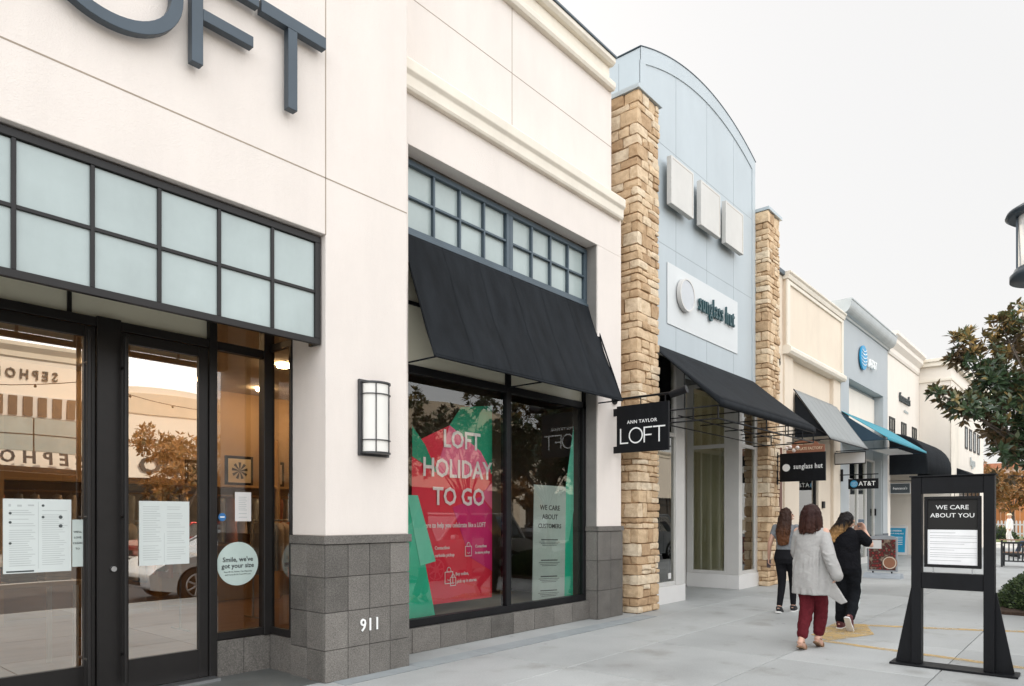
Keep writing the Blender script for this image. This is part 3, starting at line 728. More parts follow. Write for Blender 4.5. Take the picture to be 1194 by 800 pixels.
for z in (1.5, 1.43): l.tube([(1.88, yn - .001, z), (1.88, yn + .001, z)], .014, 12)
l.box(1.52, 1.70, yn - .001, yn, 1.078, 1.09); l.build('bullet_mark', ink, n1)
n2 = thing('notice_sheet', 'narrow pale notice with dark capitals behind the left door handle', 'notice', (2.0, yn, 1.06), group='notices taped on the entry glass')
MB().box(1.962, 2.04, yn, yn + .002, 1.10, 1.48).build('sheet', mat('mint_paper', (.50, .56, .53), .6), n2)
l = MB()
for k, s in enumerate(('WE\'LL', 'LOVE', 'CLEAN', 'TO')): l.text(s, FR(2.0, yn - .002, 1.38 - .045 * k), .022, .0005, .0003)
l.build('print', ink, n2)
n3 = thing('notice_sheet', 'pale notice of fine print taped on the right glass door', 'notice', (2.7, yn, 1.06), group='notices taped on the entry glass')
MB().box(2.47, 2.90, yn, yn + .002, 1.08, 1.64).build('sheet', paper, n3)
l = MB(); printed(l, 2.50, 2.66, yn, 1.12, 1.6, 24, 4, fill=.25); printed(l, 2.70, 2.87, yn, 1.12, 1.6, 24, 5, fill=.25); l.box(2.679, 2.682, yn - .0005, yn, 1.1, 1.36); l.build('print', ink_grey, n3)
n4 = thing('notice_sheet', 'small white sheet with one column of print on the entry side window', 'notice', (3.43, yn, 1.46), group='notices taped on the entry glass')
MB().box(3.335, 3.50, yn, yn + .002, 1.46, 1.74).build('sheet', white, n4)
l = MB(); printed(l, 3.37, 3.47, yn, 1.49, 1.70, 12, 6, fill=.3); l.build('print', ink_grey, n4)
ds = thing('round_sticker', 'round pale green window sticker reading Smile we\'ve got your size', 'sticker', (3.365, yn, .83))
MB().tube([(3.365, yn, 1.055), (3.365, yn + .002, 1.055)], .208, 48, smooth=False).build('disc', mat('mint_vinyl', (.50, .60, .56), .5), ds)
l = MB(); l.text("Smile, we've", FR(3.365, yn - .002, 1.095), .062, .0006, .0012); l.text('got your size', FR(3.365, yn - .002, 1.035), .062, .0006, .0012)
l.text('Shop 00-26, Petites, Tall, Maternity', FR(3.365, yn - .002, .98), .020, .0004, 0); l.text('and Curvy fit 24-7 at LOFT.com', FR(3.365, yn - .002, .953), .020, .0004, 0)
l.build('print', ink, ds)
bsn = thing('round_sticker', 'small blue round sticker low on the entry side window', 'sticker', (3.21, yn, 1.45))
MB().tube([(3.21, yn, 1.50), (3.21, yn + .002, 1.50)], .038, 24, smooth=False).build('disc', mat('blue_vinyl', (.03, .16, .40), .5), bsn)
MB().box(3.188, 3.232, yn - .001, yn, 1.495, 1.507).build('mark', white_text, bsn)

# ------------------------------------------------------------------ display window contents
yp_ = 6.08
def poly(name, m, pts, y, par=None, th=.006):
    return MB().prism(pts, xz, y, y + th).build(name, m, par)
red = mat('poster_red', (.74, .025, .06), .5, var=.05); pink = mat('poster_pink', (.82, .16, .30), .5); magenta = mat('poster_magenta', (.64, .02, .17), .5, var=.06); teal = mat('poster_green', (.01, .33, .18), .5); mint = mat('tree_mint', (.16, .70, .50), .55); emer = mat('tree_emerald', (.01, .55, .33), .55)
ps = thing('window_poster', 'large red window poster reading LOFT HOLIDAY TO GO with green and pink shapes', 'poster', (6.1, yp_, .45))
poly('backing', red, [(5.35, .46), (6.72, .46), (6.72, 2.95), (5.35, 2.35)], yp_, ps)
poly('green_shape', teal, [(6.15, 2.86), (6.72, 2.95), (6.72, 2.05), (6.5, 2.3), (5.95, 2.62)], yp_ - .004, ps, .003)
poly('green_shape', teal, [(5.35, 2.55), (5.55, 2.35), (5.75, 2.02), (5.35, 2.2)], yp_ - .004, ps, .003)
poly('pink_shape', pink, [(5.95, 2.62), (6.5, 2.34), (6.70, 2.10), (6.45, 2.0), (5.72, 2.03)], yp_ - .005, ps, .003)
poly('pink_shape', pink, [(6.72, 1.95), (6.5, 1.78), (6.72, 1.6)], yp_ - .005, ps, .003)
poly('magenta_shape', magenta, [(6.0, 1.62), (6.5, 1.76), (6.72, 1.58), (6.72, .8), (6.3, 1.0)], yp_ - .0045, ps, .003)
l = MB(); yt = yp_ - .012
l.text('LOFT', FR(6.16, yt, 2.44), .30, .002, .006, .92); l.text('HOLIDAY', FR(6.10, yt, 2.08), .31, .002, .006, .90); l.text('TO GO', FR(6.12, yt, 1.74), .30, .002, .006, .92)
l.text('here to help you celebrate like a LOFT', FR(6.05, yt, 1.40), .085, .001, .0012, .80)
l.text('Contactless', FR(5.82, yt, 1.13), .058, .001, .001, .9); l.text('curbside pickup', FR(5.86, yt, 1.04), .058, .001, .001, .9)
l.text('Contactless', FR(6.50, yt, 1.13), .05, .001, .001, .9); l.text('in-store pickup', FR(6.53, yt, 1.05), .05, .001, .001, .9)
l.text('Buy online,', FR(6.16, yt, .80), .058, .001, .001, .9); l.text('pick up in stores', FR(6.24, yt, .71), .058, .001, .001, .9)
def bag(x, z, s):
    w_ = .009
    l.box(x - s, x + s, yt - .002, yt, z, z + w_); l.box(x - s, x + s, yt - .002, yt, z + 2 * s, z + 2 * s + w_); l.box(x - s, x - s + w_, yt - .002, yt, z, z + 2 * s); l.box(x + s - w_, x + s, yt - .002, yt, z, z + 2 * s)
    l.tube([(x + s * .5 * cos(a_), yt - .001, z + 2 * s + s * .9 * sin(a_)) for a_ in [pi * k / 8 for k in range(9)]], .005, 6)
    l.tube([(x + s * .35 * sin(a_), yt - .001, z + s + s * .3 * cos(a_) - .1 * s) for a_ in [pi * (.55 + .9 * k / 8) for k in range(9)]], .004, 6)
bag(6.27, 1.01, .06); bag(5.93, .69, .07); bag(6.0, .66, .05)
l.build('lettering', white_text, ps)
t1 = thing('tree_cutout', 'pair of flat green paper trees leaning at the left of the display window', 'window decoration', (5.4, 6.0, .33), group='green paper trees in the display window')
poly('dark_layer', emer, [(5.08, .335), (5.66, .335), (5.30, 1.75), (5.22, 1.75)], 6.02, t1, .004); poly('light_layer', mint, [(5.22, 1.75), (5.38, 1.75), (5.66, .98), (5.42, .94)], 6.012, t1, .004)
t2 = thing('tree_cutout', 'tall flat green paper tree at the right edge of the display window', 'window decoration', (8.4, 6.0, .33), group='green paper trees in the display window')
poly('dark_layer', emer, [(8.07, .335), (8.46, .335), (8.46, 1.6), (8.25, 1.3)], 6.03, t2, .004); poly('light_layer', mint, [(8.08, 1.10), (8.34, 1.15), (8.465, 1.6), (8.465, 2.85)], 6.02, t2, .004)
t3 = thing('standing_banner', 'tall narrow mint standing banner of small print in the display window', 'banner', (7.8, 6.0, .33))
M_ = Matrix.Translation((7.88, 6.04, .33)) @ Matrix.Rotation(radians(1.5), 4, 'Y') @ Matrix.Rotation(radians(-10), 4, 'Z')
MB().box(-.31, .31, 0, .01, 0, 1.62).move(M_).build('panel', mat('banner_mint', (.52, .62, .58), .6), t3)
l = MB()
for z, s, sz in ((1.30, 'WE CARE', .10), (1.17, 'ABOUT', .10), (1.04, 'CUSTOMERS', .088)):
    l.text(s, Matrix.Translation((0, -.003, z)) @ Matrix.Rotation(pi / 2, 4, 'X'), sz, .001, .0015, .9)
for z0_ in (.84, .55, .32, .12):
    l.box(-.16, .16, -.0025, 0, z0_, z0_ + .014)
    for q in range(3): l.box(-.2 + .03 * q, .2 - .03 * q, -.0025, 0, z0_ - .03 - .022 * q, z0_ - .024 - .022 * q)
l.move(M_).build('print', ink, t3)
# ------------------------------------------------------------------ eyewear shop between stone pillars
sg = thing('eyewear_shop', 'pale blue metal shop front with arched parapet between two tall stone pillars', 'building', (12.5, 5.8, 0))
S_ = lambda mb, name, m, **k: mb.build(name, m, sg, **k)
S_(ledge_stones(9.46, 10.13, 5.52, 6.05, .0, 8.13, 21), 'stone_pillar', stone, bevel=0)
S_(MB().box(9.478, 10.112, 5.542, 6.3, 0, 8.12), 'stone_mortar', mortar)
S_(MB().box(9.42, 10.17, 5.47, 6.4, 8.13, 8.20), 'pillar_cap', blue_panel, bevel=.004)
S_(ledge_stones(15.06, 15.78, 5.58, 6.05, .0, 8.15, 22), 'stone_pillar', stone)
S_(MB().box(15.078, 15.762, 5.602, 6.3, 0, 8.14), 'stone_mortar', mortar)
S_(MB().box(15.02, 15.83, 5.53, 6.4, 8.15, 8.22), 'pillar_cap', blue_panel, bevel=.004)
X0, X1 = 10.02, 14.90
arch = lambda x, o=0.: 9.18 + .48 * (1 - ((x - (X0 + X1) / 2) / ((X1 - X0) / 2)) ** 2) + o
n = 28
prof = [(X0, 4.36)] + [(X1, 4.36)] + [(X1 - (X1 - X0) * k / n, arch(X1 - (X1 - X0) * k / n)) for k in range(n + 1)]
S_(MB().prism(prof, xz, 5.80, 6.6), 'facade_panel', blue_panel)
S_(MB().box(10.12, 10.4, 5.86, 6.6, 0, 4.36).box(14.93, 15.08, 5.84, 6.3, 0, 7.9), 'side_wall', blue_panel)
tr = MB()
for k in range(n):
    xa, xb = X0 + (X1 - X0) * k / n, X0 + (X1 - X0) * (k + 1) / n
    vs = [(xa, 5.785, arch(xa, -.26)), (xb, 5.785, arch(xb, -.26)), (xb, 5.785, arch(xb, .01)), (xa, 5.785, arch(xa, .01))]
    vs += [(x, 5.81, z) for x, y, z in vs]
    tr.add(vs, [(0, 1, 2, 3), (0, 4, 5, 1), (3, 2, 6, 7)], smooth=False)
tr.box(X0, X0 + .16, 5.786, 5.81, 4.4, arch(X0, -.2)); tr.box(X1 - .16, X1, 5.786, 5.81, 4.4, arch(X1, -.2))
S_(tr, 'fascia_trim', blue_panel, fix=False)
cp = MB().sheet(lambda u, v: (X0 - .02 + (X1 - X0 + .04) * u, 5.775 + .84 * v, arch(X0 + (X1 - X0) * u, .014)), n, 1)
S_(cp, 'parapet_cap', slate, fix=False, solid=.012)
j = MB()
for x in (11.27, 12.52, 13.77): j.box(x - .004, x + .004, 5.7985, 5.81, 4.4, arch(x, -.27))
for z in (6.2, 7.9): j.box(X0 + .17, X1 - .17, 5.7985, 5.81, z - .004, z + .004)
j.box(10.018, 10.03, 6.2, 6.21, 7.5, arch(X0) - .1)
S_(j, 'panel_joint', mat('panel_joint', (.27, .30, .32), .7))
for x0, x1 in ((10.76, 11.60), (11.90, 12.74), (12.99, 13.85)):
    b = MB().box(x0, x1, 5.62, 5.71, 6.84, 7.66)
    b.box(x0 + .2, x1 - .2, 5.71, 5.80, 7.0, 7.5)
    o = S_(b, 'louvre_box', panel_white, bevel=.006)
    l = MB()
    for k in range(22): l.box(x1 - .001, x1 + .006, 5.63, 5.70, 6.87 + .036 * k, 6.882 + .036 * k)
    l.box(x0 + .05, x1 - .05, 5.6185, 5.62, 7.61, 7.618); l.box(x1 - .058, x1 - .05, 5.6185, 5.62, 6.88, 7.61)
    l.build('louvre_slot', joint, o)
# wall sign
ws = thing('shop_sign', 'white wall sign with dark lettering sunglass hut and a round disc above the arched shop', 'sign', (12.4, 5.78, 4.88))
MB().box(10.93, 13.95, 5.785, 5.795, 4.86, 5.93).build('panel', mat('sign_face', (.60, .62, .62), .5, var=.03, scale=1), ws, bevel=.004)
dc = MB().tube([(11.52, 5.70, 5.47), (11.52, 5.764, 5.47)], .275, 40, smooth=False); dc.build('disc', mat('disc_face', (.50, .52, .54), .4), ws, bevel=.004)
rg = MB(); nn = 40; vs = []
for k in range(nn):
    a_ = 2 * pi * k / nn
    for r_, y in ((.29, 5.69), (.262, 5.69), (.262, 5.764), (.29, 5.764)): vs.append((11.52 + r_ * cos(a_), y, 5.47 + r_ * sin(a_)))
rg.add(vs, [(4 * k + i, 4 * k + (i + 1) % 4, 4 * ((k + 1) % nn) + (i + 1) % 4, 4 * ((k + 1) % nn) + i) for k in range(nn) for i in range(4)])
rg.build('disc_rim', alu, ws)
teal_ink = mat('dark_teal', (.012, .06, .07), .4)
MB().text('sunglass hut', FR(12.87, 5.745, 5.49), .47, .018, .005, .60, res=3, gap=1.16).build('lettering', teal_ink, ws)
# storefront
st = MB(); ya = 5.80
def bars(mb, x0, x1, zs, y0=ya + .0, y1=ya + .08, h=.07):
    for z in zs: mb.box(x0, x1, y0, y1, z - h / 2, z + h / 2)
st.box(10.13, 10.19, ya + .06, ya + .14, .3, 4.36)
st.box(11.24, 11.57, ya - .02, ya + .2, .3, 4.36); st.box(14.0, 14.18, ya - .02, ya + .25, .3, 4.36); st.box(14.93, 15.2, ya, ya + .08, .3, 4.36)
bars(st, 10.19, 11.24, [.335, 2.95, 4.33]); bars(st, 14.18, 14.93, [.335, 3.0, 4.33])
# returns and back
for xx in (11.53, 14.0):
    st.box(xx, xx + .05, 6.05, 6.10, .3, 4.36); st.box(xx, xx + .05, 6.80, 6.95, .3, 4.36); st.box(xx, xx + .05, 6.1, 6.8, 2.96, 3.04); st.box(xx, xx + .05, 6.1, 6.8, .3, .37); st.box(xx, xx + .05, 6.1, 6.8, 4.28, 4.36)
for x in (11.58, 12.30, 12.78, 13.28, 13.90): st.box(x, x + .08, 6.95, 7.02, 0.02, 4.36)
st.box(11.58, 13.98, 6.952, 7.018, 2.96, 3.05); st.box(11.58, 13.98, 6.952, 7.018, 4.26, 4.36); st.box(11.58, 13.98, 6.955, 7.015, .02, .28)
S_(st, 'storefront_frame', alu, bevel=.004, seg=1)
b0_ = MB().box(10.13, 11.58, ya - .03, ya + .22, 0, .298); b0_.box(11.50, 11.58, ya + .22, 6.95, 0, .298); S_(b0_, 'base_panel', white, bevel=.005); ba = MB(); ba.box(13.985, 15.2, ya - .03, ya + .22, 0, .298); ba.box(13.985, 14.06, ya + .22, 6.95, 0, .298);
S_(ba, 'base_panel', white, bevel=.005)
for a in ((10.19, 11.24, ya + .03, ya + .04, .37, 2.91), (10.19, 11.24, ya + .03, ya + .04, 2.99, 4.3), (14.18, 14.93, ya + .03, ya + .04, .37, 2.96), (14.18, 14.93, ya + .03, ya + .04, 3.04, 4.3),
          (14.02, 14.03, 6.1, 6.8, .37, 2.96), (14.02, 14.03, 6.1, 6.8, 3.04, 4.28), (11.55, 11.56, 6.1, 6.8, .37, 4.28), (11.66, 13.9, 6.98, 6.99, .28, 4.26)): S_(MB().box(*a), 'glass_pane', G_sg)
dh = MB().tube([(13.24, 6.9, .95), (13.24, 6.9, 1.35)], .014, 8); S_(dh, 'door_handle', steel)
S_(MB().box(10.13, 15.2, 5.9, 7.0, 4.37, 4.42), 'soffit', mat('dark_soffit', (.10, .10, .10), .8))
# interior
cur = mat('interior_panel', (.62, .58, .46), .7, var=.1, scale=1); cur2 = mat('interior_grey', (.16, .18, .17), .6)
S_(MB().box(10.13, 15.2, 9.6, 9.7, 0, 4.4).box(10.13, 10.2, 6.0, 9.6, 0, 4.4).box(15.15, 15.2, 6.0, 9.6, 0, 4.4), 'interior_wall', cur)
S_(MB().box(10.13, 15.2, 7.0, 9.7, .001, .01), 'shop_floor', mat('shop_floor', (.3, .28, .24), .4))
bx = MB()
for k, (a, b) in enumerate(((14.35, 14.42), (14.6, 14.75), (14.95, 15.1))): bx.box(a, b, 6.3, 7.6 - .3 * k, .02, 2.9)
bx.box(10.4, 10.9, 6.4, 6.5, .3, 2.2); bx.box(11.9, 12.1, 8.0, 8.4, 0.02, 2.3); bx.box(13.3, 13.6, 8.2, 8.5, 0.02, 2.4)
S_(bx, 'display_panel', cur); S_(MB().box(14.45, 14.58, 6.6, 7.4, .02, 2.6).box(12.5, 13.1, 9.3, 9.55, .02, 2.6).box(14.8, 14.93, 6.9, 7.5, .02, 2.7), 'display_panel', cur2)
for x in (11.2, 12.8, 14.5): S_(MB().box(x - .25, x + .25, 8.2, 8.3, 4.3, 4.33), 'added_ceiling_light', emit('shop_fill_light', (1, .90, .72), 14))  # unseen lights added to brighten the shop interior
st_ = MB().box(11.03, 11.12, ya + .018, ya + .028, .42, .52); tag(st_.build('small_sticker', white, None), 'small white square sticker low on the shop glass by the stone pillar', 'sticker')
# awning with frame
aw = MB()
def awp2(u, v):
    x = 10.18 + (14.80 - 10.18) * u; return (x, 5.79 + (4.50 - 5.79) * v, 4.42 + (3.32 - 4.42) * v - .02 * sin(pi * v))
aw.sheet(awp2, 24, 10)
aw.sheet(lambda u, v: (10.18 + 4.62 * u, 4.50 - .002 * v, 3.32 - .11 * v), 24, 1)
aw.sheet(lambda u, v: (10.18, 5.79 - 1.29 * u, (4.42 - 1.10 * u) - .10 * v * u), 10, 1)
a = S_(aw, 'awning', canvas, fix=False, solid=.008)
fr = MB()
for k in range(1, 8): fr.tube([Vector(awp2(k / 8, 0)), Vector(awp2(k / 8, .02))], .003, 4)
for z in (3.22, 3.02):
    fr.tube([(10.2, 5.78, z), (10.2, 4.54, z), (14.78, 4.54, z), (14.78, 5.78, z)], .014, 6); 
for x in (11.0, 12.2, 13.3, 14.1): fr.tube([(x, 5.78, 3.21), (x, 4.54, 3.21)], .011, 6); fr.tube([(x, 4.54, 3.01), (x, 4.54, 3.22)], .011, 6)
fr.tube([(10.2, 5.2, 3.12), (14.78, 5.2, 3.12)], .011, 6); fr.tube([(10.2, 5.5, 3.02), (14.78, 5.5, 3.02)], .011, 6)
for x in (10.2, 14.78):
    for y in (5.4, 4.95, 4.54): fr.tube([(x, y, 3.02), (x, y, 3.22)], .012, 6)
    fr.tube([(x, 5.1, 3.22), (x, 5.1, 3.80)], .010, 6)
fr.build('awning_frame', black, a)
# roofs / rear
S_(MB().box(9.5, 15.9, 6.4, 16, 6.5, 7.6), 'rear_wall', grey_blue)
# blade sign
b2 = thing('blade_sign', 'black projecting blade sign reading sunglass hut with a white dot on the second stone pillar', 'sign', (15.6, 5.6, 2.28))
MB().box(15.58, 15.63, 4.54, 5.50, 2.28, 2.90).build('panel', blackwood, b2, bevel=.004)
br = MB().box(15.59, 15.62, 5.545, 5.575, 2.22, 2.94); br.box(15.59, 15.62, 5.50, 5.56, 2.84, 2.87); br.box(15.59, 15.62, 5.50, 5.56, 2.30, 2.33)
br.build('bracket', black, b2)
l = MB().tube([(15.576, 5.36, 2.585), (15.58, 5.36, 2.585)], .082, 28, smooth=False); l.text('sunglass hut', FL(15.577, 4.90, 2.60), .155, .002, .0014, .76, gap=1.06); l.build('lettering', white_text, b2)
l = MB().tube([(15.63, 4.72, 2.585), (15.634, 4.72, 2.585)], .088, 28, smooth=False); l.text('sunglass hut', FX(15.633, 5.1, 2.60), .165, .002, .0014, .78, gap=1.06); l.build('lettering', white_text, b2)

# ------------------------------------------------------------------ confectioner's building
rk = thing('chocolate_shop', 'cream shop building with moulded raised panel and grey sloping awning', 'building', (18.4, 5.7, 0))
K = lambda mb, name, m, **k: mb.build(name, m, rk, **k)
w = MB(); w.box(15.76, 16.47, 5.74, 16, 0, 7.12); w.box(16.47, 20.94, 5.66, 16, 5.42, 7.12)
w.box(16.47, 17.05, 5.70, 5.9, 0, 5.42); w.box(20.3, 20.94, 5.70, 16, 0, 5.42); w.box(17.05, 20.3, 5.80, 5.95, 3.5, 5.42); w.box(19.25, 20.3, 5.78, 5.95, 0, 3.5); w.box(17.05, 17.72, 5.78, 5.95, 0, 3.5)
K(w, 'wall', stucco_yel, bevel=.006)
K(MB().box(15.9, 16.44, 5.68, 6.0, 7.121, 7.22), 'parapet_cap', slate)
t_ = MB(); t_.prism([(5.9, 7.04), (5.60, 7.04), (5.58, 7.11), (5.58, 7.14), (5.54, 7.17), (5.54, 7.21), (5.9, 7.21)], yz, 16.42, 21.0)
t_.prism([(5.9, 5.30), (5.58, 5.30), (5.54, 5.36), (5.54, 5.44), (5.60, 5.50), (5.9, 5.50)], yz, 16.42, 20.98)
t_.box(16.43, 16.62, 5.62, 5.67, 5.5, 7.03); t_.box(20.82, 20.98, 5.62, 5.67, 5.5, 7.03); t_.box(16.62, 20.82, 5.62, 5.67, 6.94, 7.03)
K(t_, 'moulding', stucco_trim, bevel=.008)
K(MB().box(16.13, 16.30, 5.70, 5.76, 0, 3.1), 'door_post', mat('brown_wood', (.14, .05, .03), .5))
K(MB().box(17.72, 19.25, 5.86, 5.9, 0, .3).box(17.72, 17.80, 5.84, 5.9, .3, 3.2).box(19.17, 19.25, 5.84, 5.9, .3, 3.2).box(17.80, 19.17, 5.84, 5.9, 3.1, 3.2), 'window_frame', black)
K(MB().box(17.8, 19.17, 5.87, 5.88, .3, 3.1), 'glass_pane', G_sg); K(MB().box(17.2, 20.2, 7.6, 7.7, 0, 3.4), 'interior_wall', interior_dark)
tag(MB().box(19.5, 19.66, 5.73, 5.78, 1.74, 1.92).build('wall_socket_box', black, None, bevel=.006), 'small black square box on the cream wall under the grey awning', 'box')
aw = MB(); P3 = lambda u, v: (17.12 + 3.42 * u, 5.72 + (4.88 - 5.72) * v, 4.58 + (3.32 - 4.58) * v - .02 * sin(pi * v))
aw.sheet(P3, 16, 8); a = K(aw, 'awning', canvas_grey, fix=False, solid=.01)
fr = MB()
for k in range(0, 9): fr.tube([Vector(P3(k / 8, v_ / 6)) + Vector((0, -.002, .004)) for v_ in range(7)], .004, 5)
fr.build('awning_seam', mat('seam_grey', (.22, .23, .225), .8), a)
fr = MB().tube([P3(0, 1), P3(1, 1)], .016, 6); fr.tube([P3(0, 1), P3(0, 0)], .012, 6); fr.tube([(17.14, 5.7, 3.9), P3(0, .9)], .014, 6); fr.tube([(20.5, 5.7, 3.32), P3(1, 1)], .014, 6); fr.tube([(17.14, 5.7, 3.32), P3(0, 1)], .014, 6)
fr.build('awning_frame', black, a)
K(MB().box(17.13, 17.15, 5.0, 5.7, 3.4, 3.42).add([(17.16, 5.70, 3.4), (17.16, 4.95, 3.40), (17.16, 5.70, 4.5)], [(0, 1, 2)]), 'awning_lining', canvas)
nb = thing('house_number', 'black raised number 28 high beside the second stone pillar', 'number', (16.12, 5.74, 4.98)); MB().text('2', FR(16.05, 5.73, 5.10), .34, .012, .004, .7).build('digit', black, nb); MB().text('8', FR(16.20, 5.73, 5.10), .34, .012, .004, .7).build('digit', black, nb)
fb = thing('hanging_board', 'blank white board in a thin black frame under the grey awning', 'sign', (20.2, 5.2, 2.95))
MB().box(20.36, 20.38, 4.92, 5.68, 2.96, 3.26).build('panel', white, fb); f_ = MB()
for z in (2.95, 3.26): f_.box(20.355, 20.385, 4.91, 5.69, z - .012, z + .012)
for y in (4.91, 5.68): f_.box(20.355, 20.385, y, y + .012, 2.95, 3.26)
f_.build('frame', black, fb)
cs = thing('hanging_sign', 'brown carved wooden sign lettered Rocky Mountain Chocolate Factory', 'sign', (16.6, 5.2, 3.0))
pr = [(-.43, 0), (.43, 0), (.43, .17), (.30, .19)] + [(.30 * cos(pi * k / 10), .19 + .10 * sin(pi * k / 10)) for k in range(1, 10)] + [(-.30, .19), (-.43, .17)]
MB().prism([(5.28 - u, 2.98 + v) for u, v in pr], yz, 16.58, 16.62).build('panel', mat('carved_brown', (.22, .085, .045), .6), cs, bevel=.004)
l = MB(); l.text('CHOCOLATE FACTORY', FL(16.575, 5.28, 3.075), .090, .002, .001, .80); l.text('Rocky Mountain', FL(16.575, 5.28, 3.19), .062, .002, .0008, .9); l.build('lettering', mat('cream_letters', (.6, .48, .33), .6), cs)
br = MB().tube([(16.6, 5.72, 3.24), (16.6, 4.95, 3.24)], .012, 6); br.tube([(16.6, 5.4, 3.15), (16.6, 5.4, 3.24)], .008, 6); br.tube([(16.6, 5.1, 3.2), (16.6, 5.1, 3.24)], .008, 6); br.build('bracket', black, cs)
gl_ = thing('globe_light_cluster', 'string of small pale globe lamps on the second stone pillar', 'lamp', (15.9, 5.6, 3.0))
m = MB()
for y, z in ((5.48, 3.04), (5.40, 3.07), (5.32, 2.99), (5.24, 3.05)): m.ball((15.95, y, z), .042, 12, 8)
m.build('globe', mat('globe_white', (.66, .58, .54), .4), gl_); MB().tube([(15.95, 5.56, 3.02), (15.95, 5.2, 3.02)], .008, 6).build('arm', black, gl_)

# ------------------------------------------------------------------ phone shop
at = thing('phone_shop', 'grey blue shop building with curved silver cornice and turquoise awning', 'building', (23.7, 5.7, 0))
A = lambda mb, name, m, **k: mb.build(name, m, at, **k)
w = MB(); w.box(20.96, 26.5, 5.70, 16, 5.55, 7.25); w.box(20.96, 21.8, 5.70, 16, 0, 5.55); w.box(25.9, 26.5, 5.70, 16, 0, 5.55); w.box(21.8, 25.9, 6.0, 6.2, 3.9, 5.55)
w.box(21.8, 25.9, 6.0, 6.9, 3.4, 3.9); w.box(25.85, 25.95, 5.75, 6.9, .9, 3.4)
A(w, 'wall', grey_blue, bevel=.006)
A(MB().box(21.82, 25.88, 5.97, 6.0, 4.3, 5.45), 'recess_panel', stucco_far)
A(MB().box(20.94, 21.82, 5.68, 5.72, .0, .95).box(25.83, 25.95, 5.72, 6.95, 0, .9).box(25.88, 26.52, 5.68, 5.70, 0, .95), 'dark_base', grey_blue_d)
pc = [(5.95, 7.2), (5.66, 7.2), (5.64, 7.25)] + [(5.62 - .20 * sin(pi / 2 * k / 8), 7.26 + .34 * (1 - cos(pi / 2 * k / 8))) for k in range(9)] + [(5.40, 7.61), (5.40, 7.65), (5.95, 7.65)]
A(MB().prism(pc, yz, 20.98, 26.55), 'cornice', mat('silver_cornice', (.42, .45, .45), .35, metal=.3), bevel=.004)
f = MB()
for x in (21.8, 22.7, 23.7, 24.7, 25.78): f.box(x, x + .1, 5.95, 6.05, 0, 3.4)
f.box(21.8, 25.88, 5.952, 6.048, 2.6, 2.68); f.box(21.8, 25.88, 5.952, 6.048, 0, .2); f.box(21.8, 25.88, 5.952, 6.048, 3.34, 3.4)
A(f, 'storefront_frame', alu); A(MB().box(21.9, 25.78, 5.99, 6.0, .2, 3.34), 'glass_pane', G_sg); A(MB().box(21, 26.4, 8.4, 8.5, 0, 3.5), 'interior_wall', interior_dark)
A(MB().box(22.3, 22.6, 7.0, 7.4, 0, 2.2).box(23.6, 24.2, 7.5, 7.9, 0, 1.2), 'display_unit', white)
tag(MB().box(25.80, 25.825, 5.9, 6.08, 1.55, 1.78).build('wall_socket_box', black, None), 'small black square box on the grey blue wall beside the phone shop entrance', 'box')
aw = MB(); P4 = lambda u, v: (21.02 + 5.35 * u, 5.70 + (4.52 - 5.70) * v, 4.50 + (3.66 - 4.50) * v)
aw.sheet(P4, 12, 6); aw.sheet(lambda u, v: (21.02 + 5.35 * u, 4.52, 3.66 - .06 * v), 12, 1)
a = A(aw, 'awning', canvas_blue, fix=False, solid=.01)
fr = MB().tube([(21.05, 5.68, 3.62), (21.05, 4.54, 3.62), (26.35, 4.54, 3.62), (26.35, 5.68, 3.62)], .014, 6); fr.tube([(23.7, 5.68, 3.62), (23.7, 4.54, 3.62)], .012, 6)
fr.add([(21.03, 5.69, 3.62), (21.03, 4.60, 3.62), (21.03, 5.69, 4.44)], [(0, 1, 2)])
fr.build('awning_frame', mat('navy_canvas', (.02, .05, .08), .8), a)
A(MB().box(24.0, 26.3, 4.9, 5.6, 3.60, 3.615), 'awning_light', white)
globe_blue = mat('globe_blue', (.01, .28, .52), .4); globe_wht = white_text
def globe(par, c, r, frame, ysc=.25):
    """ball emblem: blue ball with white bands"""
    m1 = MB(); m2 = MB(); n_ = 28
    m1.prism([(r * .97 * cos(2 * pi * k / n_), r * .97 * sin(2 * pi * k / n_)) for k in range(n_)], xy, 0, r * .12)
    for q, z in enumerate((.62, .36, .08, -.2, -.46)):
        wd = sqrt(max(.01, 1 - z * z)) * .80; th = .055 + .02 * (q == 1)
        pts = []
        for k in range(11):
            u = -1 + 2 * k / 10; pts.append((u * wd + .06, z - .16 * (1 - u * u) + .05 * u))
        top = [(u, v + th * (1 - abs(u - .0) * .45)) for u, v in pts]
        m2.prism([(u * r, v * r) for u, v in pts + top[::-1]], xy, r * .125, r * .16)
    for m_ in (m1, m2): m_.move(frame(*c))
    m1.build('emblem', globe_blue, par); m2.build('emblem_band', globe_wht, par)
a1 = thing('shop_sign', 'blue and white globe emblem with white AT&T letters high on the grey blue facade', 'sign', (23.7, 5.7, 6.1))
globe(a1, (23.12, 5.66, 6.36), .38, FR)
MB().text('AT&T', FR(24.15, 5.62, 6.30), .36, .03, .004, .9, gap=1.12).build('lettering', white_text, a1)
a2 = thing('blade_sign', 'black projecting blade sign reading AT&T with a blue globe', 'sign', (20.9, 5.6, 2.28))
MB().box(20.88, 20.92, 4.72, 5.48, 2.28, 2.56).build('panel', blackwood, a2)
br = MB().tube([(20.9, 5.72, 2.68), (20.9, 4.72, 2.68)], .016, 6); br.box(20.88, 20.92, 5.62, 5.68, 2.5, 2.84); br.tube([(20.9, 5.3, 2.56), (20.9, 5.3, 2.68)], .008, 6); br.tube([(20.9, 4.9, 2.56), (20.9, 4.9, 2.68)], .008, 6); br.build('bracket', black, a2)
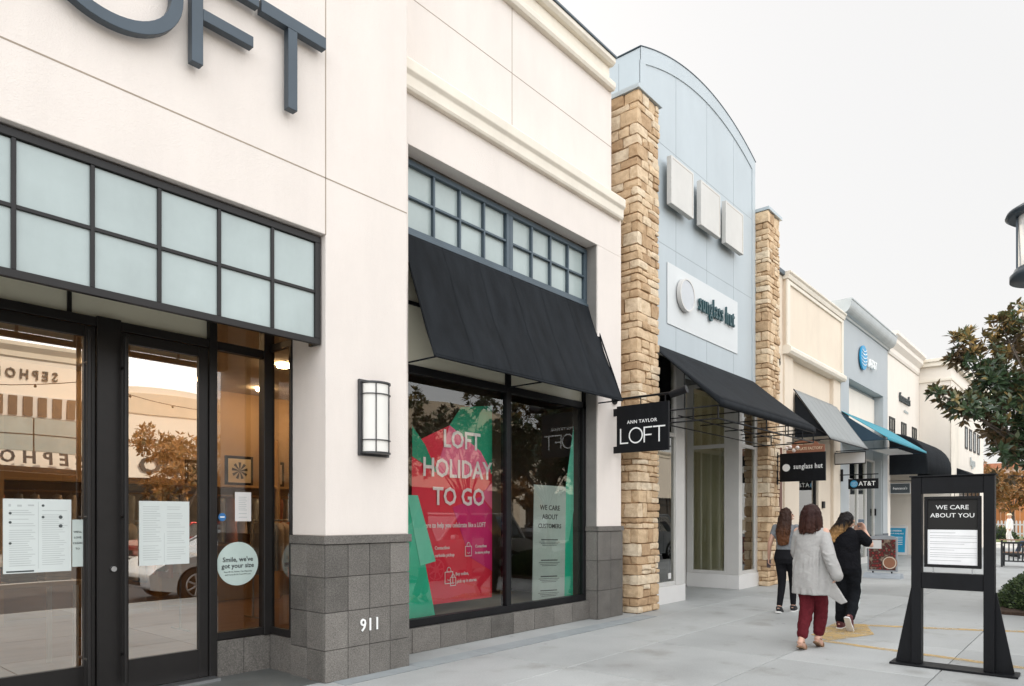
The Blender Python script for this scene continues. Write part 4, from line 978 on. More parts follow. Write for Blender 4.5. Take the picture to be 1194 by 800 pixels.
globe(a2, (20.877, 5.33, 2.42), .10, FL)
MB().text('AT&T', FL(20.877, 5.0, 2.42), .17, .002, .0015, .95, gap=1.08).build('lettering', white_text, a2)

# ------------------------------------------------------------------ boutique with barrel awning
fc = thing('boutique', 'cream two storey boutique with stepped cornice and black barrel awning', 'building', (29.2, 5.7, 0))
F = lambda mb, name, m, **k: mb.build(name, m, fc, **k)
w = MB(); w.box(26.52, 31.8, 5.70, 16, 3.3, 7.3); w.box(26.52, 26.9, 5.70, 7, 0, 3.3); w.box(31.3, 31.8, 5.70, 7.0, 0, 3.3); F(w, 'wall', stucco_far, bevel=.006)
cprof = lambda y: [(y + .3, 7.12), (y - .04, 7.12), (y - .07, 7.2), (y - .07, 7.36), (y - .2, 7.52), (y - .2, 7.66), (y - .3, 7.76), (y - .3, 7.86), (y + .3, 7.86)]
F(MB().prism(cprof(5.70), yz, 26.52, 31.5), 'cornice', stucco_far, bevel=.006)
for x in (26.7, 28.55, 30.4):
    f = MB(); muntin_frame(f, x, x + .8, 5.67, 5.71, 4.1, 4.98, [x + .4], [4.54], .06, .04); fo = F(f, 'window', black)
    MB().box(x + .06, x + .74, 5.685, 5.69, 4.16, 4.92).build('pane', mat('dark_pane', (.02, .03, .03), .1), fo)
aw = MB(); prof_b = [(5.70 - 1.12 * sin(pi / 2 * k / 8), 3.35 + 1.0 * cos(pi / 2 * k / 8)) for k in range(9)]
for i in range(22):
    xa, xb = 26.75 + 4.75 * i / 22, 26.75 + 4.75 * (i + 1) / 22
    for q, (xx0, xx1) in enumerate(((xa, xb),)):
        vs = []; m_ = 4
        for s in range(m_ + 1):
            x = xx0 + (xx1 - xx0) * s / m_; bump_ = .035 * sin(pi * s / m_)
            for (y, z) in prof_b: vs.append((x, 5.70 + (y - 5.70) * (1 + bump_), 3.35 + (z - 3.35) * (1 + bump_)))
            vs.append((x, 4.58 - bump_, 2.95))
        k_ = 10; aw.add(vs, [(s * k_ + t, s * k_ + t + 1, (s + 1) * k_ + t + 1, (s + 1) * k_ + t) for s in range(m_) for t in range(k_ - 1)], .5, True)
for x in (26.75, 31.5): aw.add([(x, 5.7, 2.95)] + [(x, y, z) for y, z in prof_b] + [(x, 4.58, 2.95)], [tuple(range(11))])
F(aw, 'awning', canvas, fix=False, solid=.01)
f = MB()
for x in (27.2, 28.1, 29.0, 29.9, 30.8): f.box(x, x + .1, 6.85, 6.95, 0, 3.0)
f.box(27.2, 30.9, 6.852, 6.948, 0, .15); f.box(27.2, 30.9, 6.852, 6.948, 2.3, 2.4); F(f, 'storefront_frame', black)
F(MB().box(27.2, 30.9, 6.89, 6.9, .15, 3.0), 'glass_pane', G_sg); F(MB().box(26.9, 31.3, 8.8, 8.9, 0, 3.3), 'interior_wall', mat('tan_room', (.25, .16, .09), .8))
fl = thing('boutique_lettering', 'dark raised cursive style lettering francesca\'s over three small windows', 'sign', (29, 5.68, 5.6))
MB().text("francesca's", FR(29.0, 5.66, 5.83), .46, .03, .004, .80, gap=1.05).build('lettering', ink, fl)
MB().text('collections', FR(29.3, 5.68, 5.42), .16, .006, .002, 1.1).build('small_lettering', ink_grey, fl)
f2 = thing('blade_sign', 'dark grey projecting blade sign with pale border reading francesca\'s', 'sign', (26.7, 5.5, 2.27))
MB().box(26.66, 26.69, 5.04, 5.66, 2.30, 2.66).build('panel', mat('charcoal_panel', (.045, .055, .06), .5), f2)
l = MB()
for z in (2.30, 2.645): l.box(26.65, 26.66, 5.04, 5.66, z, z + .015)
for y in (5.04, 5.645): l.box(26.65, 26.66, y, y + .015, 2.315, 2.645)
l.build('border', alu, f2)
MB().text("francesca's", FL(26.655, 5.35, 2.48), .12, .001, .0008, .80, gap=1.05).build('lettering', white_text, f2)
MB().tube([(26.675, 5.72, 2.74), (26.675, 5.0, 2.74)], .012, 6).build('bracket', black, f2)

# ------------------------------------------------------------------ corner block beyond
hb = thing('corner_building', 'long cream corner block stepping forward beyond the boutique with tall black windows', 'building', (37, 4.7, 0))
H = lambda mb, name, m, **k: mb.build(name, m, hb, **k)
H(MB().box(31.82, 41.3, 4.62, 18, 0, 7.45), 'wall', stucco_far, bevel=.008)
H(MB().box(31.76, 41.36, 4.56, 18, 6.85, 6.95).box(31.66, 41.46, 4.46, 18, 7.45, 7.62).box(31.6, 41.52, 4.40, 18, 7.62, 7.74).box(31.79, 33.8, 4.59, 4.62, 0, 6.85), 'cornice', stucco_trim, bevel=.01)
for x in (35.3, 36.55, 37.8, 39.05):
    f = MB(); muntin_frame(f, x, x + .75, 4.59, 4.63, 4.45, 5.4, [], [], .08, .05); fo = H(f, 'window', black); MB().box(x + .08, x + .67, 4.60, 4.605, 4.53, 5.32).build('pane', mat('dark_pane', (.03, .05, .05), .1), fo)
H(MB().prism([(4.62, 3.5), (3.9, 3.1), (3.9, 3.02), (4.62, 3.02)], yz, 33, 37), 'awning', canvas)
f = MB()
for k in range(7): f.box(32.4 + 1.2 * k, 32.5 + 1.2 * k, 4.58, 4.62, .0, 2.9)
f.box(32.4, 39.7, 4.582, 4.618, 2.8, 2.95); H(f, 'storefront_frame', black); H(MB().box(32.5, 39.6, 4.60, 4.61, .1, 2.8), 'glass_pane', mat('dark_pane', (.02, .03, .03), .08))
sn = thing('wall_lettering', 'small grey shop lettering Papyrus on the cream corner block', 'sign', (37.4, 4.6, 3.8)); MB().text('Papyrus', FR(37.4, 4.58, 3.95), .55, .02, .006, .8).build('lettering', ink_grey, sn)
# ------------------------------------------------------------------ trees and plants
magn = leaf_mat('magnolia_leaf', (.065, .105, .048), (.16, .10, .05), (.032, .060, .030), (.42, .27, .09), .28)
autumn = leaf_mat('autumn_leaf', (.28, .12, .03), (.3, .16, .06), (.10, .09, .025), (.42, .20, .04), .5)
greenl = leaf_mat('green_leaf', (.05, .085, .025), (.07, .1, .04), (.025, .05, .018), (.11, .15, .05), .45)
bark = mat('bark', (.13, .105, .085), .9, var=.3, scale=9, stretch=(1, 1, .3), bump=.6, bscale=25)
def leaf(mb, p, d, up, L, wd, tint):
    side = d.cross(up)
    if side.length < 1e-4: side = d.cross(Vector((1, 0, .1)))
    side.normalize(); nrm = side.cross(d)
    m = p + d * (L * .52)
    mb.add([p, m + side * wd, p + d * L - nrm * (L * .10), m - side * wd, m - nrm * (wd * .35)], [(0, 1, 2, 4), (0, 4, 2, 3)], tint, False)
def rosette(mb, p, out, rr, L, n=9, hi=0.):
    out = out.normalized()
    a = out.cross(Vector((.3, .2, 1))).normalized(); b = out.cross(a)
    for k in range(n):
        th = 2 * pi * k / n + rr.uniform(-.4, .4); sp = rr.uniform(.45, 1.35)
        d = (out * cos(sp) + (a * cos(th) + b * sin(th)) * sin(sp)).normalized()
        d.z -= .12; d.normalize()
        t = min(1, max(0, rr.gauss(.38, .2) + hi)); l = L * rr.uniform(.7, 1.15)
        leaf(mb, p + d * .01, d, out, l, l * .21, t)
def tree(name, label, base, trunk_top, clusters, leafm, L, seed, group=None, n_leaf=9, dens=1., lit_z=None, r0=.09):
    rr = random.Random(seed); t = thing(name, label, 'tree', base, 0, group)
    wd = MB(); cr = MB(); B = Vector(base); Tp = Vector(trunk_top)
    mid = B.lerp(Tp, .5) + Vector((.04, -.03, 0))
    wd.tube([B - Vector((0, 0, .05)), B + Vector((0, 0, .15)), mid, Tp], [r0 * 1.5, r0 * 1.1, r0 * .9, r0 * .7], 10)
    for c in clusters:
        C_ = Vector(c[:3]); rad = c[3]
        m1 = Tp.lerp(C_, .45) + Vector((rr.uniform(-.1, .1), rr.uniform(-.1, .1), rr.uniform(-.15, .05)))
        wd.tube([Tp - Vector((0, 0, rr.uniform(0, .5))), m1, C_], [r0 * .35, r0 * .2, r0 * .08], 6)
        nt_ = int(dens * 34 * (rad / .4) ** 2) + 3
        for k in range(nt_):
            v = Vector((rr.gauss(0, 1), rr.gauss(0, 1), rr.gauss(0, 1))).normalized() * rad * rr.uniform(.25, 1.) ** .6
            v.z *= .85
            if noise.noise((C_ + v) * 1.6) > .24: continue
            p = C_ + v; out = (v.normalized() + Vector((0, 0, .55)) + (p - Tp).normalized() * .3)
            hi = 0
            if lit_z is not None and p.z > lit_z: hi = rr.choice([.0, .25, .5])  # sunlight on the upper leaves put into their tint
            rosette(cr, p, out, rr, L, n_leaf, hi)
            if rr.random() < .35: wd.tube([C_ + v * .1, p], [.008, .004], 4)
    wd.build('trunk', bark, t); cr.build('crown', leafm, t, fix=False)
    return t
mc = [(12.74, 2.04, 3.47, .10), (12.88, 1.90, 3.38, .17), (13.02, 1.74, 3.22, .23), (13.2, 1.6, 3.3, .2), (13.50, 1.93, 4.38, .15), (13.55, 1.85, 4.15, .2), (13.66, 1.72, 4.42, .2), (13.75, 1.55, 4.1, .3),
      (13.99, 1.32, 4.68, .17), (14.15, 1.13, 4.85, .22), (14.3, 1.2, 4.4, .42), (13.9, 1.45, 3.75, .38), (14.4, 1.2, 3.8, .5), (13.35, 1.42, 2.95, .26), (13.75, 1.3, 3.2, .38), (14.2, 1.1, 3.0, .5),
      (13.45, 1.32, 2.6, .20), (13.8, 1.2, 2.55, .33), (14.1, 1.25, 2.2, .22), (14.7, .9, 2.6, .5), (14.9, .9, 4.4, .55), (15.3, .3, 4.6, .6), (15.2, .4, 3.5, .7), (14.7, -.4, 4.2, .65), (14.4, -.3, 3.2, .6), (15.2, -.9, 3.6, .7),
      (15.9, -.2, 3.9, .7), (16.1, .6, 3.3, .7), (15.6, -1.4, 3.2, .6), (14.6, -1.3, 3.7, .6), (15.6, .9, 4.2, .5), (14.9, -.6, 4.9, .4), (13.9, -.9, 3.6, .5), (13.5, -.3, 3.3, .35)]
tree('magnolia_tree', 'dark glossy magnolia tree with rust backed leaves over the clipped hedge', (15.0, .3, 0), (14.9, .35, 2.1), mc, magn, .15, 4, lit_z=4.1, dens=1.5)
rr = random.Random(31)
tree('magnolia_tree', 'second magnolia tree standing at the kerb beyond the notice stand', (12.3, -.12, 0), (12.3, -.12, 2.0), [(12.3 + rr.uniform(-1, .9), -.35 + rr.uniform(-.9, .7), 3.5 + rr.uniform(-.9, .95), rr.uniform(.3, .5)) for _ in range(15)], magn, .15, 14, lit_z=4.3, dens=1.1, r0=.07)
planter = MB().box(13.05, 17.3, -.18, 1.42, .001, .05); tag(planter.build('planting_bed', mat('mulch', (.06, .035, .022), .95, var=.5, scale=22, bump=1., bscale=40, bdist=.03), origin=(15, .6, 0)), kind='structure')
def shrub(name, label, c, r, leafm, seed, n=2600, L=.035, group=None):
    rr = random.Random(seed); t = thing(name, label, 'shrub', c, 0, group); m = MB(); core = MB()
    core.ball((c[0], c[1], c[2] + r[2] * .05), (r[0] * .9, r[1] * .9, r[2] * .9), 20, 10); core.build('dark_core', mat('shrub_core', (.012, .02, .010), .9), t)  # near-black ball filling the bush behind its leaves
    for k in range(n):
        v = Vector((rr.gauss(0, 1), rr.gauss(0, 1), abs(rr.gauss(0, 1)) * 1.0)).normalized(); s = rr.uniform(.88, 1.03) + .07 * noise.noise(v * 3)
        p = Vector((c[0] + v.x * r[0] * s, c[1] + v.y * r[1] * s, c[2] + v.z * r[2] * s))
        d = (v + Vector((rr.uniform(-.8, .8), rr.uniform(-.8, .8), rr.uniform(-.3, .9)))).normalized()
        leaf(m, p, d, v, L * rr.uniform(.7, 1.3), L * .3, rr.random())
    m.build('foliage', leafm, t, fix=False); return t
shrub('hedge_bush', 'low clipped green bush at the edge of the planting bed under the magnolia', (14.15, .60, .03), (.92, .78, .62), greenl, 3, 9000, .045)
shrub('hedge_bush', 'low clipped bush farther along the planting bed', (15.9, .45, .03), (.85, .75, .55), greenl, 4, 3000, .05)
# far end of the street
for k, (x, y, h, sc_) in enumerate(((52, 6.1, 4.3, 1.5), (60, 5.0, 4.6, 1.6), (64, 9.0, 6, 1.9), (58, 1.0, 5, 1.8))):
    rr = random.Random(50 + k); cl = [(x + rr.uniform(-1, 1) * sc_, y + rr.uniform(-1, 1) * sc_, h * .68 + rr.uniform(-.8, 1) * sc_ * .7, .8) for _ in range(11)]
    tree('autumn_tree', ['orange brown leafy tree hanging beside the white picket fence', 'orange brown tree before the orange wooden wall', 'tallest orange brown tree behind the corner block', 'orange brown tree on the street side of the far plaza'][k], (x, y, .0), (x, y, h * .45), cl, autumn, .34, 60 + k, 'autumn trees at the end of the street', 7, .28, None, .12)
# autumn trees across the road
for k, (x, y) in enumerate(((12.0, -13.6), (22, -15.2), (33, -15.2), (1.5, -15.2))):
    rr = random.Random(80 + k); cl = [(x + rr.uniform(-1, 1) * 1.3, y + rr.uniform(-1, 1) * 1.2, 3.3 + rr.uniform(-.9, 1.1), .7) for _ in range(9)]
    tree('street_tree', ['street tree across the road before the second shop from the striped front', 'street tree across the road opposite the stone pillars', 'street tree across the road opposite the phone shop', 'street tree across the road left of the striped front'][k], (x, y, 0), (x, y, 2.1), cl, autumn, .24, 90 + k, 'street trees across the road', 7, .5)
# fence, wall and house at the end of the street
pf = thing('picket_fence', 'white picket fence at the far end of the pavement', 'fence', (57, 5, 0))
m = MB(); y = 1.5
while y < 7.4:
    m.prism([(y, .1), (y + .1, .1), (y + .1, 1.2), (y + .05, 1.3), (y, 1.2)], lambda u, v, w: (w, u, v), 57, 57.03); y += .2
m.build('pickets', white, pf); MB().box(57.03, 57.07, 1.5, 7.4, .35, .45).box(57.03, 57.07, 1.5, 7.4, .95, 1.05).build('rail', white, pf)
wd_ = MB(); y = .5; rr = random.Random(3)
while y < 9:
    wd_.box(67, 67.05 + rr.uniform(0, .02), y + .008, y + .3, 0, 3.9 + .1 * (k % 2), tint=rr.random()); y += .308
ww = thing('wooden_wall', 'tall orange board wall behind the picket fence', 'wall', (67, 5, 0))
wd_.build('boards', mat('orange_boards', (.50, .19, .06), .7, var=.1, scale=2, tint=.2), ww); MB().box(66.95, 67.12, .5, 9, 3.95, 4.1).build('cap_rail', mat('rail_wood', (.35, .14, .05), .7), ww)
hs = thing('terracotta_house', 'cream house with terracotta roofs beyond the corner block', 'building', (80, 10, 0))
MB().box(76, 86, 5.5, 26, 0, 6.0).box(75.5, 76, 7, 12, 0, 4.6).build('wall', stucco_far, hs)
m = MB(); m.prism([(4.9, 5.9), (26.6, 5.9), (26, 6.3), (5.5, 6.3)], lambda u, v, w: (w, u, v), 75.4, 86.6); m.prism([(6.5, 4.6), (12.5, 4.6), (12, 5.0), (7, 5.0)], lambda u, v, w: (w, u, v), 74.9, 76)
m.build('roof', mat('terracotta', (.42, .17, .09), .8, var=.2, scale=4), hs)
MB().box(75.97, 75.99, 7.2, 8.2, 1.2, 3.2).box(75.97, 75.99, 13, 14.2, 1.2, 3.2).build('window', mat('dark_pane', (.03, .04, .05), .1), hs)
tag(shrub('garden_shrub', 'green shrub bed before the white picket fence', (55.6, 6.0, 0), (1., 1.6, .9), greenl, 9, 1500, .14), None)
shrub('garden_shrub', 'second green shrub before the picket fence, nearer the street', (55.5, 2.7, 0), (.9, 1.3, .6), greenl, 10, 900, .14)
gf = MB().box(50, 66.5, -.1, 9, .021, .06); tag(gf.build('lawn', mat('lawn', (.10, .13, .04), .95, var=.3, scale=3), origin=(56, 5, 0)), kind='structure')

# ------------------------------------------------------------------ street furniture
lp = thing('street_lamp', 'tall black street lamp with round white lantern and wide cap', 'street lamp', (6.93, .325, 0))
cx, cy = 6.93, .325
MB().rings([(cx, cy, 0, .2, .2), (cx, cy, .1, .2, .2), (cx, cy, .14, .14, .14), (cx, cy, .6, .11, .11), (cx, cy, .66, .07, .07), (cx, cy, 3.090, .05, .05), (cx, cy, 3.210, .09, .09), (cx, cy, 3.290, .06, .06), (cx, cy, 3.360, .10, .10)], 20).build('post', slate, lp)
MB().rings([(cx, cy, 3.360, .14, .14), (cx, cy, 3.390, .275, .275), (cx, cy, 3.435, .275, .275), (cx, cy, 3.450, .255, .255), (cx, cy, 3.480, .245, .245)], 40).build('lantern_base', slate_dark, lp)
MB().rings([(cx, cy, 3.475, .215, .215), (cx, cy, 3.890, .225, .225)], 40).build('lantern_glass', mat('opal_lantern', (.78, .78, .76), .3, var=.02), lp)
m = MB().rings([(cx, cy, 3.890, .28, .28), (cx, cy, 3.910, .305, .305), (cx, cy, 3.935, .295, .295), (cx, cy, 3.990, .20, .20), (cx, cy, 4.050, .15, .15), (cx, cy, 4.075, .16, .16), (cx, cy, 4.140, .09, .09), (cx, cy, 4.220, .04, .04), (cx, cy, 4.340, .012, .012)], 40); m.build('cap', slate_dark, lp)
m = MB()
for k in range(8):
    a_ = 2 * pi * k / 8 + .36; m.box(cx + .232 * cos(a_) - .007, cx + .232 * cos(a_) + .007, cy + .232 * sin(a_) - .007, cy + .232 * sin(a_) + .007, 3.470, 3.900)
m.build('lantern_bar', slate_dark, lp)

# sign stand
sd = thing('notice_stand', 'black painted standing frame holding a WE CARE ABOUT YOU notice on the pavement', 'sign', (8.05, 1.15, 0))
Sx = 8.05
D = lambda mb, n, m, **k: mb.build(n, m, sd, **k)
m = MB(); m.box(Sx - .06, Sx + .06, 1.415, 1.505, .022, 1.90); m.box(Sx - .06, Sx + .06, .805, .895, .022, 1.90); D(m, 'post', blackwood, bevel=.004)
m = MB(); m.box(Sx - .058, Sx + .058, .896, 1.414, 1.735, 1.898); D(m, 'header_board', blackwood, bevel=.004)
D(MB().box(Sx - .075, Sx + .075, .79, 1.52, 1.902, 1.915), 'top_cap', blackwood, bevel=.003)
D(MB().box(Sx - .055, Sx + .055, .896, 1.414, .785, .945), 'crossbar', blackwood, bevel=.004)
D(MB().box(Sx - .13, Sx + .13, .62, 1.69, .002, .022), 'base_plate', blackwood, bevel=.003)
m = MB(); m.prism([(1.505, .023), (1.655, .023), (1.515, .78), (1.505, .78)], yz, Sx - .012, Sx + .012); D(m, 'gusset', blackwood); m = MB(); m.prism([(.805, .023), (.655, .023), (.795, .78), (.805, .78)], yz, Sx - .012, Sx + .012)
D(m, 'gusset', blackwood)
m = MB()
for (a_, b_, c_, d_) in ((.915, 1.395, 1.675, 1.705), (.915, 1.395, 1.0, 1.03), (.915, .945, 1.03, 1.675), (1.365, 1.395, 1.03, 1.675)): m.box(Sx - .035, Sx + .02, a_, b_, c_, d_)
D(m, 'notice_frame', black, bevel=.003)
D(MB().box(Sx - .018, Sx - .012, .945, 1.365, 1.375, 1.675), 'notice_header', mat('charcoal_print', (.022, .021, .020), .6, spec=.2)); D(MB().box(Sx - .018, Sx - .012, .945, 1.365, 1.03, 1.3748), 'notice_sheet', mat('notice_paper', (.86, .86, .86), .5))
m = MB(); m.text('WE CARE', FL(Sx - .020, 1.155, 1.595), .060, .0008, .0003, 1.08); m.text('ABOUT YOU', FL(Sx - .020, 1.155, 1.515), .060, .0008, .0003, 1.08); D(m, 'lettering', white_text)
m = MB(); rr = random.Random(8)
for k, z in enumerate((1.345, 1.315, 1.295, 1.255, 1.235, 1.195, 1.175, 1.145, 1.125, 1.105, 1.07)):
    m.box(Sx - .0195, Sx - .018, 1.35 - (.40 if k not in (0, 4, 6, 10) else rr.uniform(.2, .3)), 1.345, z - .0022, z + .0022)
D(m, 'print', mat('fine_print', (.46, .46, .46), .7))
m = MB()
for y in (.99, 1.32): m.box(Sx - .015, Sx + .005, y - .006, y + .006, .946, .999)
D(m, 'spacer', steel)

# chocolate pavement sign
ch = thing('pavement_sign', 'low pavement sign with a chocolate picture on a grey water base', 'sign', (19.0, 4.2, 0))
m = MB().prism([(4.54, .16), (3.87, .16), (3.87, .98)] + [(4.205 - .335 * cos(pi * k / 12), .98 + .07 * sin(pi * k / 12)) for k in range(0, 13)][::1] + [(4.54, .98)], yz, 19.0, 19.05)
m.build('frame', mat('silver_frame', (.30, .32, .34), .4), ch)
def choc_mat():
    m, t, n, L = nt('chocolate_print'); out = N(t, 'ShaderNodeOutputMaterial'); b = N(t, 'ShaderNodeBsdfPrincipled', Roughness=.3); L.new(b.outputs[0], out.inputs[0])
    tc = N(t, 'ShaderNodeTexCoord'); v = N(t, 'ShaderNodeTexVoronoi', Scale=13.); L.new(tc.outputs['Object'], v.inputs['Vector'])
    r = ramp(t, [(.0, (.42, .05, .04)), (.3, (.16, .015, .015)), (.55, (.03, .01, .008)), (.9, (.3, .22, .16))]); L.new(v.outputs['Distance'], r.inputs[0])
    L.new(r.outputs[0], b.inputs['Base Color']); return m
MB().box(18.99, 19.0, 3.91, 4.50, .20, .95).build('picture', choc_mat(), ch)
m = MB().tube([(18.982, 4.02, .38), (18.99, 4.02, .38)], .15, 24, smooth=False); m.build('bowl_picture', mat('bowl_print', (.30, .13, .07), .4), ch)
m = MB(); nn = 24; vs = []
for k in range(nn):
    a_ = 2 * pi * k / nn
    for r_ in (.15, .13): vs.append((18.979, 4.04 + r_ * cos(a_), .38 + r_ * sin(a_)))
m.add(vs, [(2 * k, 2 * k + 1, 2 * ((k + 1) % nn) + 1, 2 * ((k + 1) % nn)) for k in range(nn)]); m.build('bowl_rim', mat('cream_print', (.7, .62, .5), .5), ch)
m = MB().box(18.975, 18.99, 4.22, 4.55, .72, .93).build('price_card', white, ch)
MB().prism([(18.8, 0), (19.25, 0), (19.2, .08), (19.12, .12), (18.93, .12), (18.85, .08)], lambda u, v, w: (u, w, v), 3.78, 4.6).build('base', mat('grey_base', (.32, .35, .38), .5), ch, bevel=.01)
m = MB()
for y in (4.0, 4.42): m.box(19.0, 19.05, y - .015, y + .015, .12, .16)
m.build('spring', black, ch)
# blue A frame
ab = thing('pavement_sign', 'white A frame pavement sign with a blue poster before the boutique', 'sign', (30.5, 6.26, 0))
tl = radians(10)
for s in (-1, 1):
    M_ = Matrix.Translation((30.5, 6.26, 0)) @ Matrix.Rotation(s * -tl, 4, 'Y') @ Matrix.Translation((s * .2, 0, 0))
    m = MB().box(-.012, .012, -.40, .40, 0, 1.12).box(-.012, .012, -.34, -.14, 1.12, 1.18).box(-.012, .012, .14, .34, 1.12, 1.18); m.move(M_).build('board', white, ab)
    if s < 0:
        m = MB().box(-.018, -.0125, -.34, .34, .10, 1.05); m.move(M_).build('poster', mat('cyan_print', (.01, .32, .55), .5), ab)
        m = MB(); m.text('CURBSIDE', FL(-.0195, 0, .94), .09, .001, .002); m.text('PICKUP AVAILABLE', FL(-.0195, 0, .83), .065, .001, .001)
        for k in range(5): m.box(-.0195, -.0185, -.25, .25 - .05 * (k % 3), .68 - .07 * k, .70 - .07 * k)
        m.move(M_).build('lettering', white_text, ab)
# benches
def bench(label, x, y, w, rz=0.):
    b = thing('bench', label, 'bench', (x, y, 0), rz, 'slatted benches on the pavement')
    dk = mat('bench_dark', (.018, .02, .022), .5); wd = mat('bench_wood', (.30, .16, .09), .5, var=.2, scale=6, stretch=(1, .2, 1))
    l = lambda mb, n, m_: mb.build(n, m_, b, world=False, bevel=.004)
    for yy in (-w / 2, w / 2 - .05):
        l(MB().box(-.05, 0, yy, yy + .05, 0, .80), 'leg', dk); l(MB().box(.50, .55, yy, yy + .05, 0, .62), 'leg', dk); l(MB().box(0, .5, yy, yy + .05, .58, .62), 'armrest', dk)
    m = MB().box(-.045, -.005, -w / 2 + .05, w / 2 - .05, .36, .42).box(-.045, -.005, -w / 2 + .05, w / 2 - .05, .70, .76).box(-.045, -.005, -w / 2 + .05, w / 2 - .05, .16, .20)
    k = -w / 2 + .14
    while k < w / 2 - .1: m.box(-.035, -.015, k, k + .035, .2, .70); k += .11
    l(m, 'backrest', dk)
    m = MB()
    for q in range(5): m.box(.0 + .1 * q, .085 + .1 * q, -w / 2 + .05, w / 2 - .05, .42, .45)
    l(m, 'seat', wd); l(MB().box(-.09, .03, -w / 2 - .04, w / 2 + .04, .80, .835), 'top_rail', wd)
    return b
bench('dark slatted bench with brown top rail seen from behind, nearer the camera', 25.6, 1.75, 1.35)
bench('dark bench farther off with the seated person on it', 31.6, 1.85, 1.6, radians(90))

# ------------------------------------------------------------------ parked cars
def car(label, loc, rz, paint, kind='sedan', group='cars parked along the kerb'):
    c = thing('parked_car', label, 'car', loc, rz, group)
    L_, Wd, H_ = (4.5, 1.78, 1.46) if kind == 'sedan' else (4.7, 1.9, 1.75)
    h = Wd / 2; wx = (.88, L_ - .92); wr = .33 if kind == 'sedan' else .37; belt = .92 if kind == 'sedan' else 1.08
    def arc(cx_): return [(cx_ + (wr + .06) * cos(a_), .32 + (wr + .04) * sin(a_)) for a_ in [pi - pi * k / 10 for k in range(11)]]
    side = [(.02, .30)] + [(wx[0] - wr - .06, .22)] + arc(wx[0]) + arc(wx[1]) + [(L_ - .05, .24), (L_, .55), (L_ - .05, .78 if kind == 'sedan' else .95)]
    nose = [(L_ - .35, belt - .04), (3.2, belt + .03), (1.2, belt), (.45, belt - .10 if kind == 'sedan' else belt - .06), (.12, belt - .26), (0, .55)]
    # front is at x=0
    prof_ = side + nose
    m = MB().prism(prof_, lambda u, v, w: (u, w, v), -h, h)
    l = lambda mb, n, m_, **k: mb.build(n, m_, c, world=False, **k)
    bd_ = l(m, 'body', paint, bevel=.07, seg=3)
    # glasshouse: lofted rings along height
    b0 = (1.05, L_ - (.35 if kind != 'sedan' else .55)); b1 = (1.95, L_ - (1.25 if kind == 'sedan' else .65))
    def ringz(z, t):
        xa, xb = b0[0] + (b1[0] - b0[0]) * t, b0[1] + (b1[1] - b0[1]) * t; w_ = (h - .07) * (1 - t) + (h - .30) * t
        return [(xa, -w_, z), (xb, -w_, z), (xb, w_, z), (xa, w_, z)]
    vs = ringz(belt - .05, 0) + ringz(H_ - .05, 1)
    gm_ = MB().add(vs, [(0, 1, 5, 4), (1, 2, 6, 5), (2, 3, 7, 6), (3, 0, 4, 7), (4, 5, 6, 7), (3, 2, 1, 0)])
    l(gm_, 'window_glass', G_car, bevel=.06)
    r_ = MB().box(b1[0] - .05, b1[1] + .05, -(h - .30), h - .30, H_ - .07, H_ - .01)
    for s in (-1, 1):
        for (xa, xb) in ((b0[0], b1[0]), (b0[1], b1[1]), ((b0[0] + b0[1]) / 2, (b1[0] + b1[1]) / 2)):
            r_.tube([(xa, s * (h - .075), belt - .05), (xb, s * (h - .30), H_ - .05)], .035, 6)
    l(r_, 'roof', paint, bevel=.02)
    tyre = mat('tyre', (.012, .012, .012), .8); rim = steel
    for x in wx:
        for s in (-1, 1):
            w_ = MB().tube([(x, s * (h - .20), wr), (x, s * (h + .0), wr)], wr, 28, smooth=False); wo = l(w_, 'wheel', tyre, bevel=.03)
            q = MB().tube([(x, s * (h + .002), wr), (x, s * (h + .012), wr)], wr * .22, 16, smooth=False)
            for k in range(7):
                a_ = 2 * pi * k / 7; q.tube([(x, s * (h + .006), wr), (x + wr * .62 * cos(a_), s * (h + .006), wr + wr * .62 * sin(a_))], .022, 5)
            q.tube([(x + wr * .64 * cos(2 * pi * k / 24), s * (h + .004), wr + wr * .64 * sin(2 * pi * k / 24)) for k in range(25)], .018, 6)
            q.build('rim', rim, wo, world=False)
    hl = mat('headlight', (.75, .76, .74), .1); tlm = mat('tail_light', (.35, .01, .01), .2)
    for s in (-1, 1):
        l(MB().add([(.05, s * (h - .08), belt - .34), (.12, s * (h - .5), belt - .36), (.22, s * (h - .45), belt - .22), (.62, s * (h - .03), belt - .12), (.30, s * (h + .004), belt - .30)], [(0, 1, 2, 3, 4)]), 'headlight', hl, solid=.03)
        l(MB().box(L_ - .06, L_ + .01, s * (h - .35), s * (h - .06), belt - .35, belt - .15), 'tail_light', tlm)
        l(MB().box(1.35, 1.5, s * (h + .0), s * (h + .18), belt + .0, belt + .12), 'mirror', paint, bevel=.03)
        l(MB().box(2.1, 2.112, s * h, s * (h + .004), .35, belt - .04).box(3.15, 3.162, s * h, s * (h + .004), .35, belt - .04), 'door_gap', black)
    l(MB().box(-.012, .05, -.45, .45, .36, .50), 'grille', black)
    return c
pm = lambda n, c_: mat(n, c_, .25, metal=.4, var=.03, coat=.6)
car('silver hatchback parked at the kerb nearest the camera', (5.35, -1.45, -.13), 0, pm('silver_paint', (.66, .67, .68)))
car('white sport utility vehicle parked at the kerb beside the notice stand', (10.7, -1.5, -.13), 0, pm('white_car_paint', (.72, .72, .70)), 'suv')
car('grey sport utility vehicle parked at the kerb beyond the magnolia', (19.6, -1.5, -.13), 0, pm('grey_paint', (.30, .33, .36)), 'suv')
car('dark blue sedan parked at the kerb opposite the phone shop', (26.2, -1.5, -.13), 0, pm('blue_paint', (.03, .05, .10)))
car('red sedan parked across the road', (9.5, -12.6, -.13), 0, pm('red_paint', (.35, .02, .02)), group='cars parked across the road')
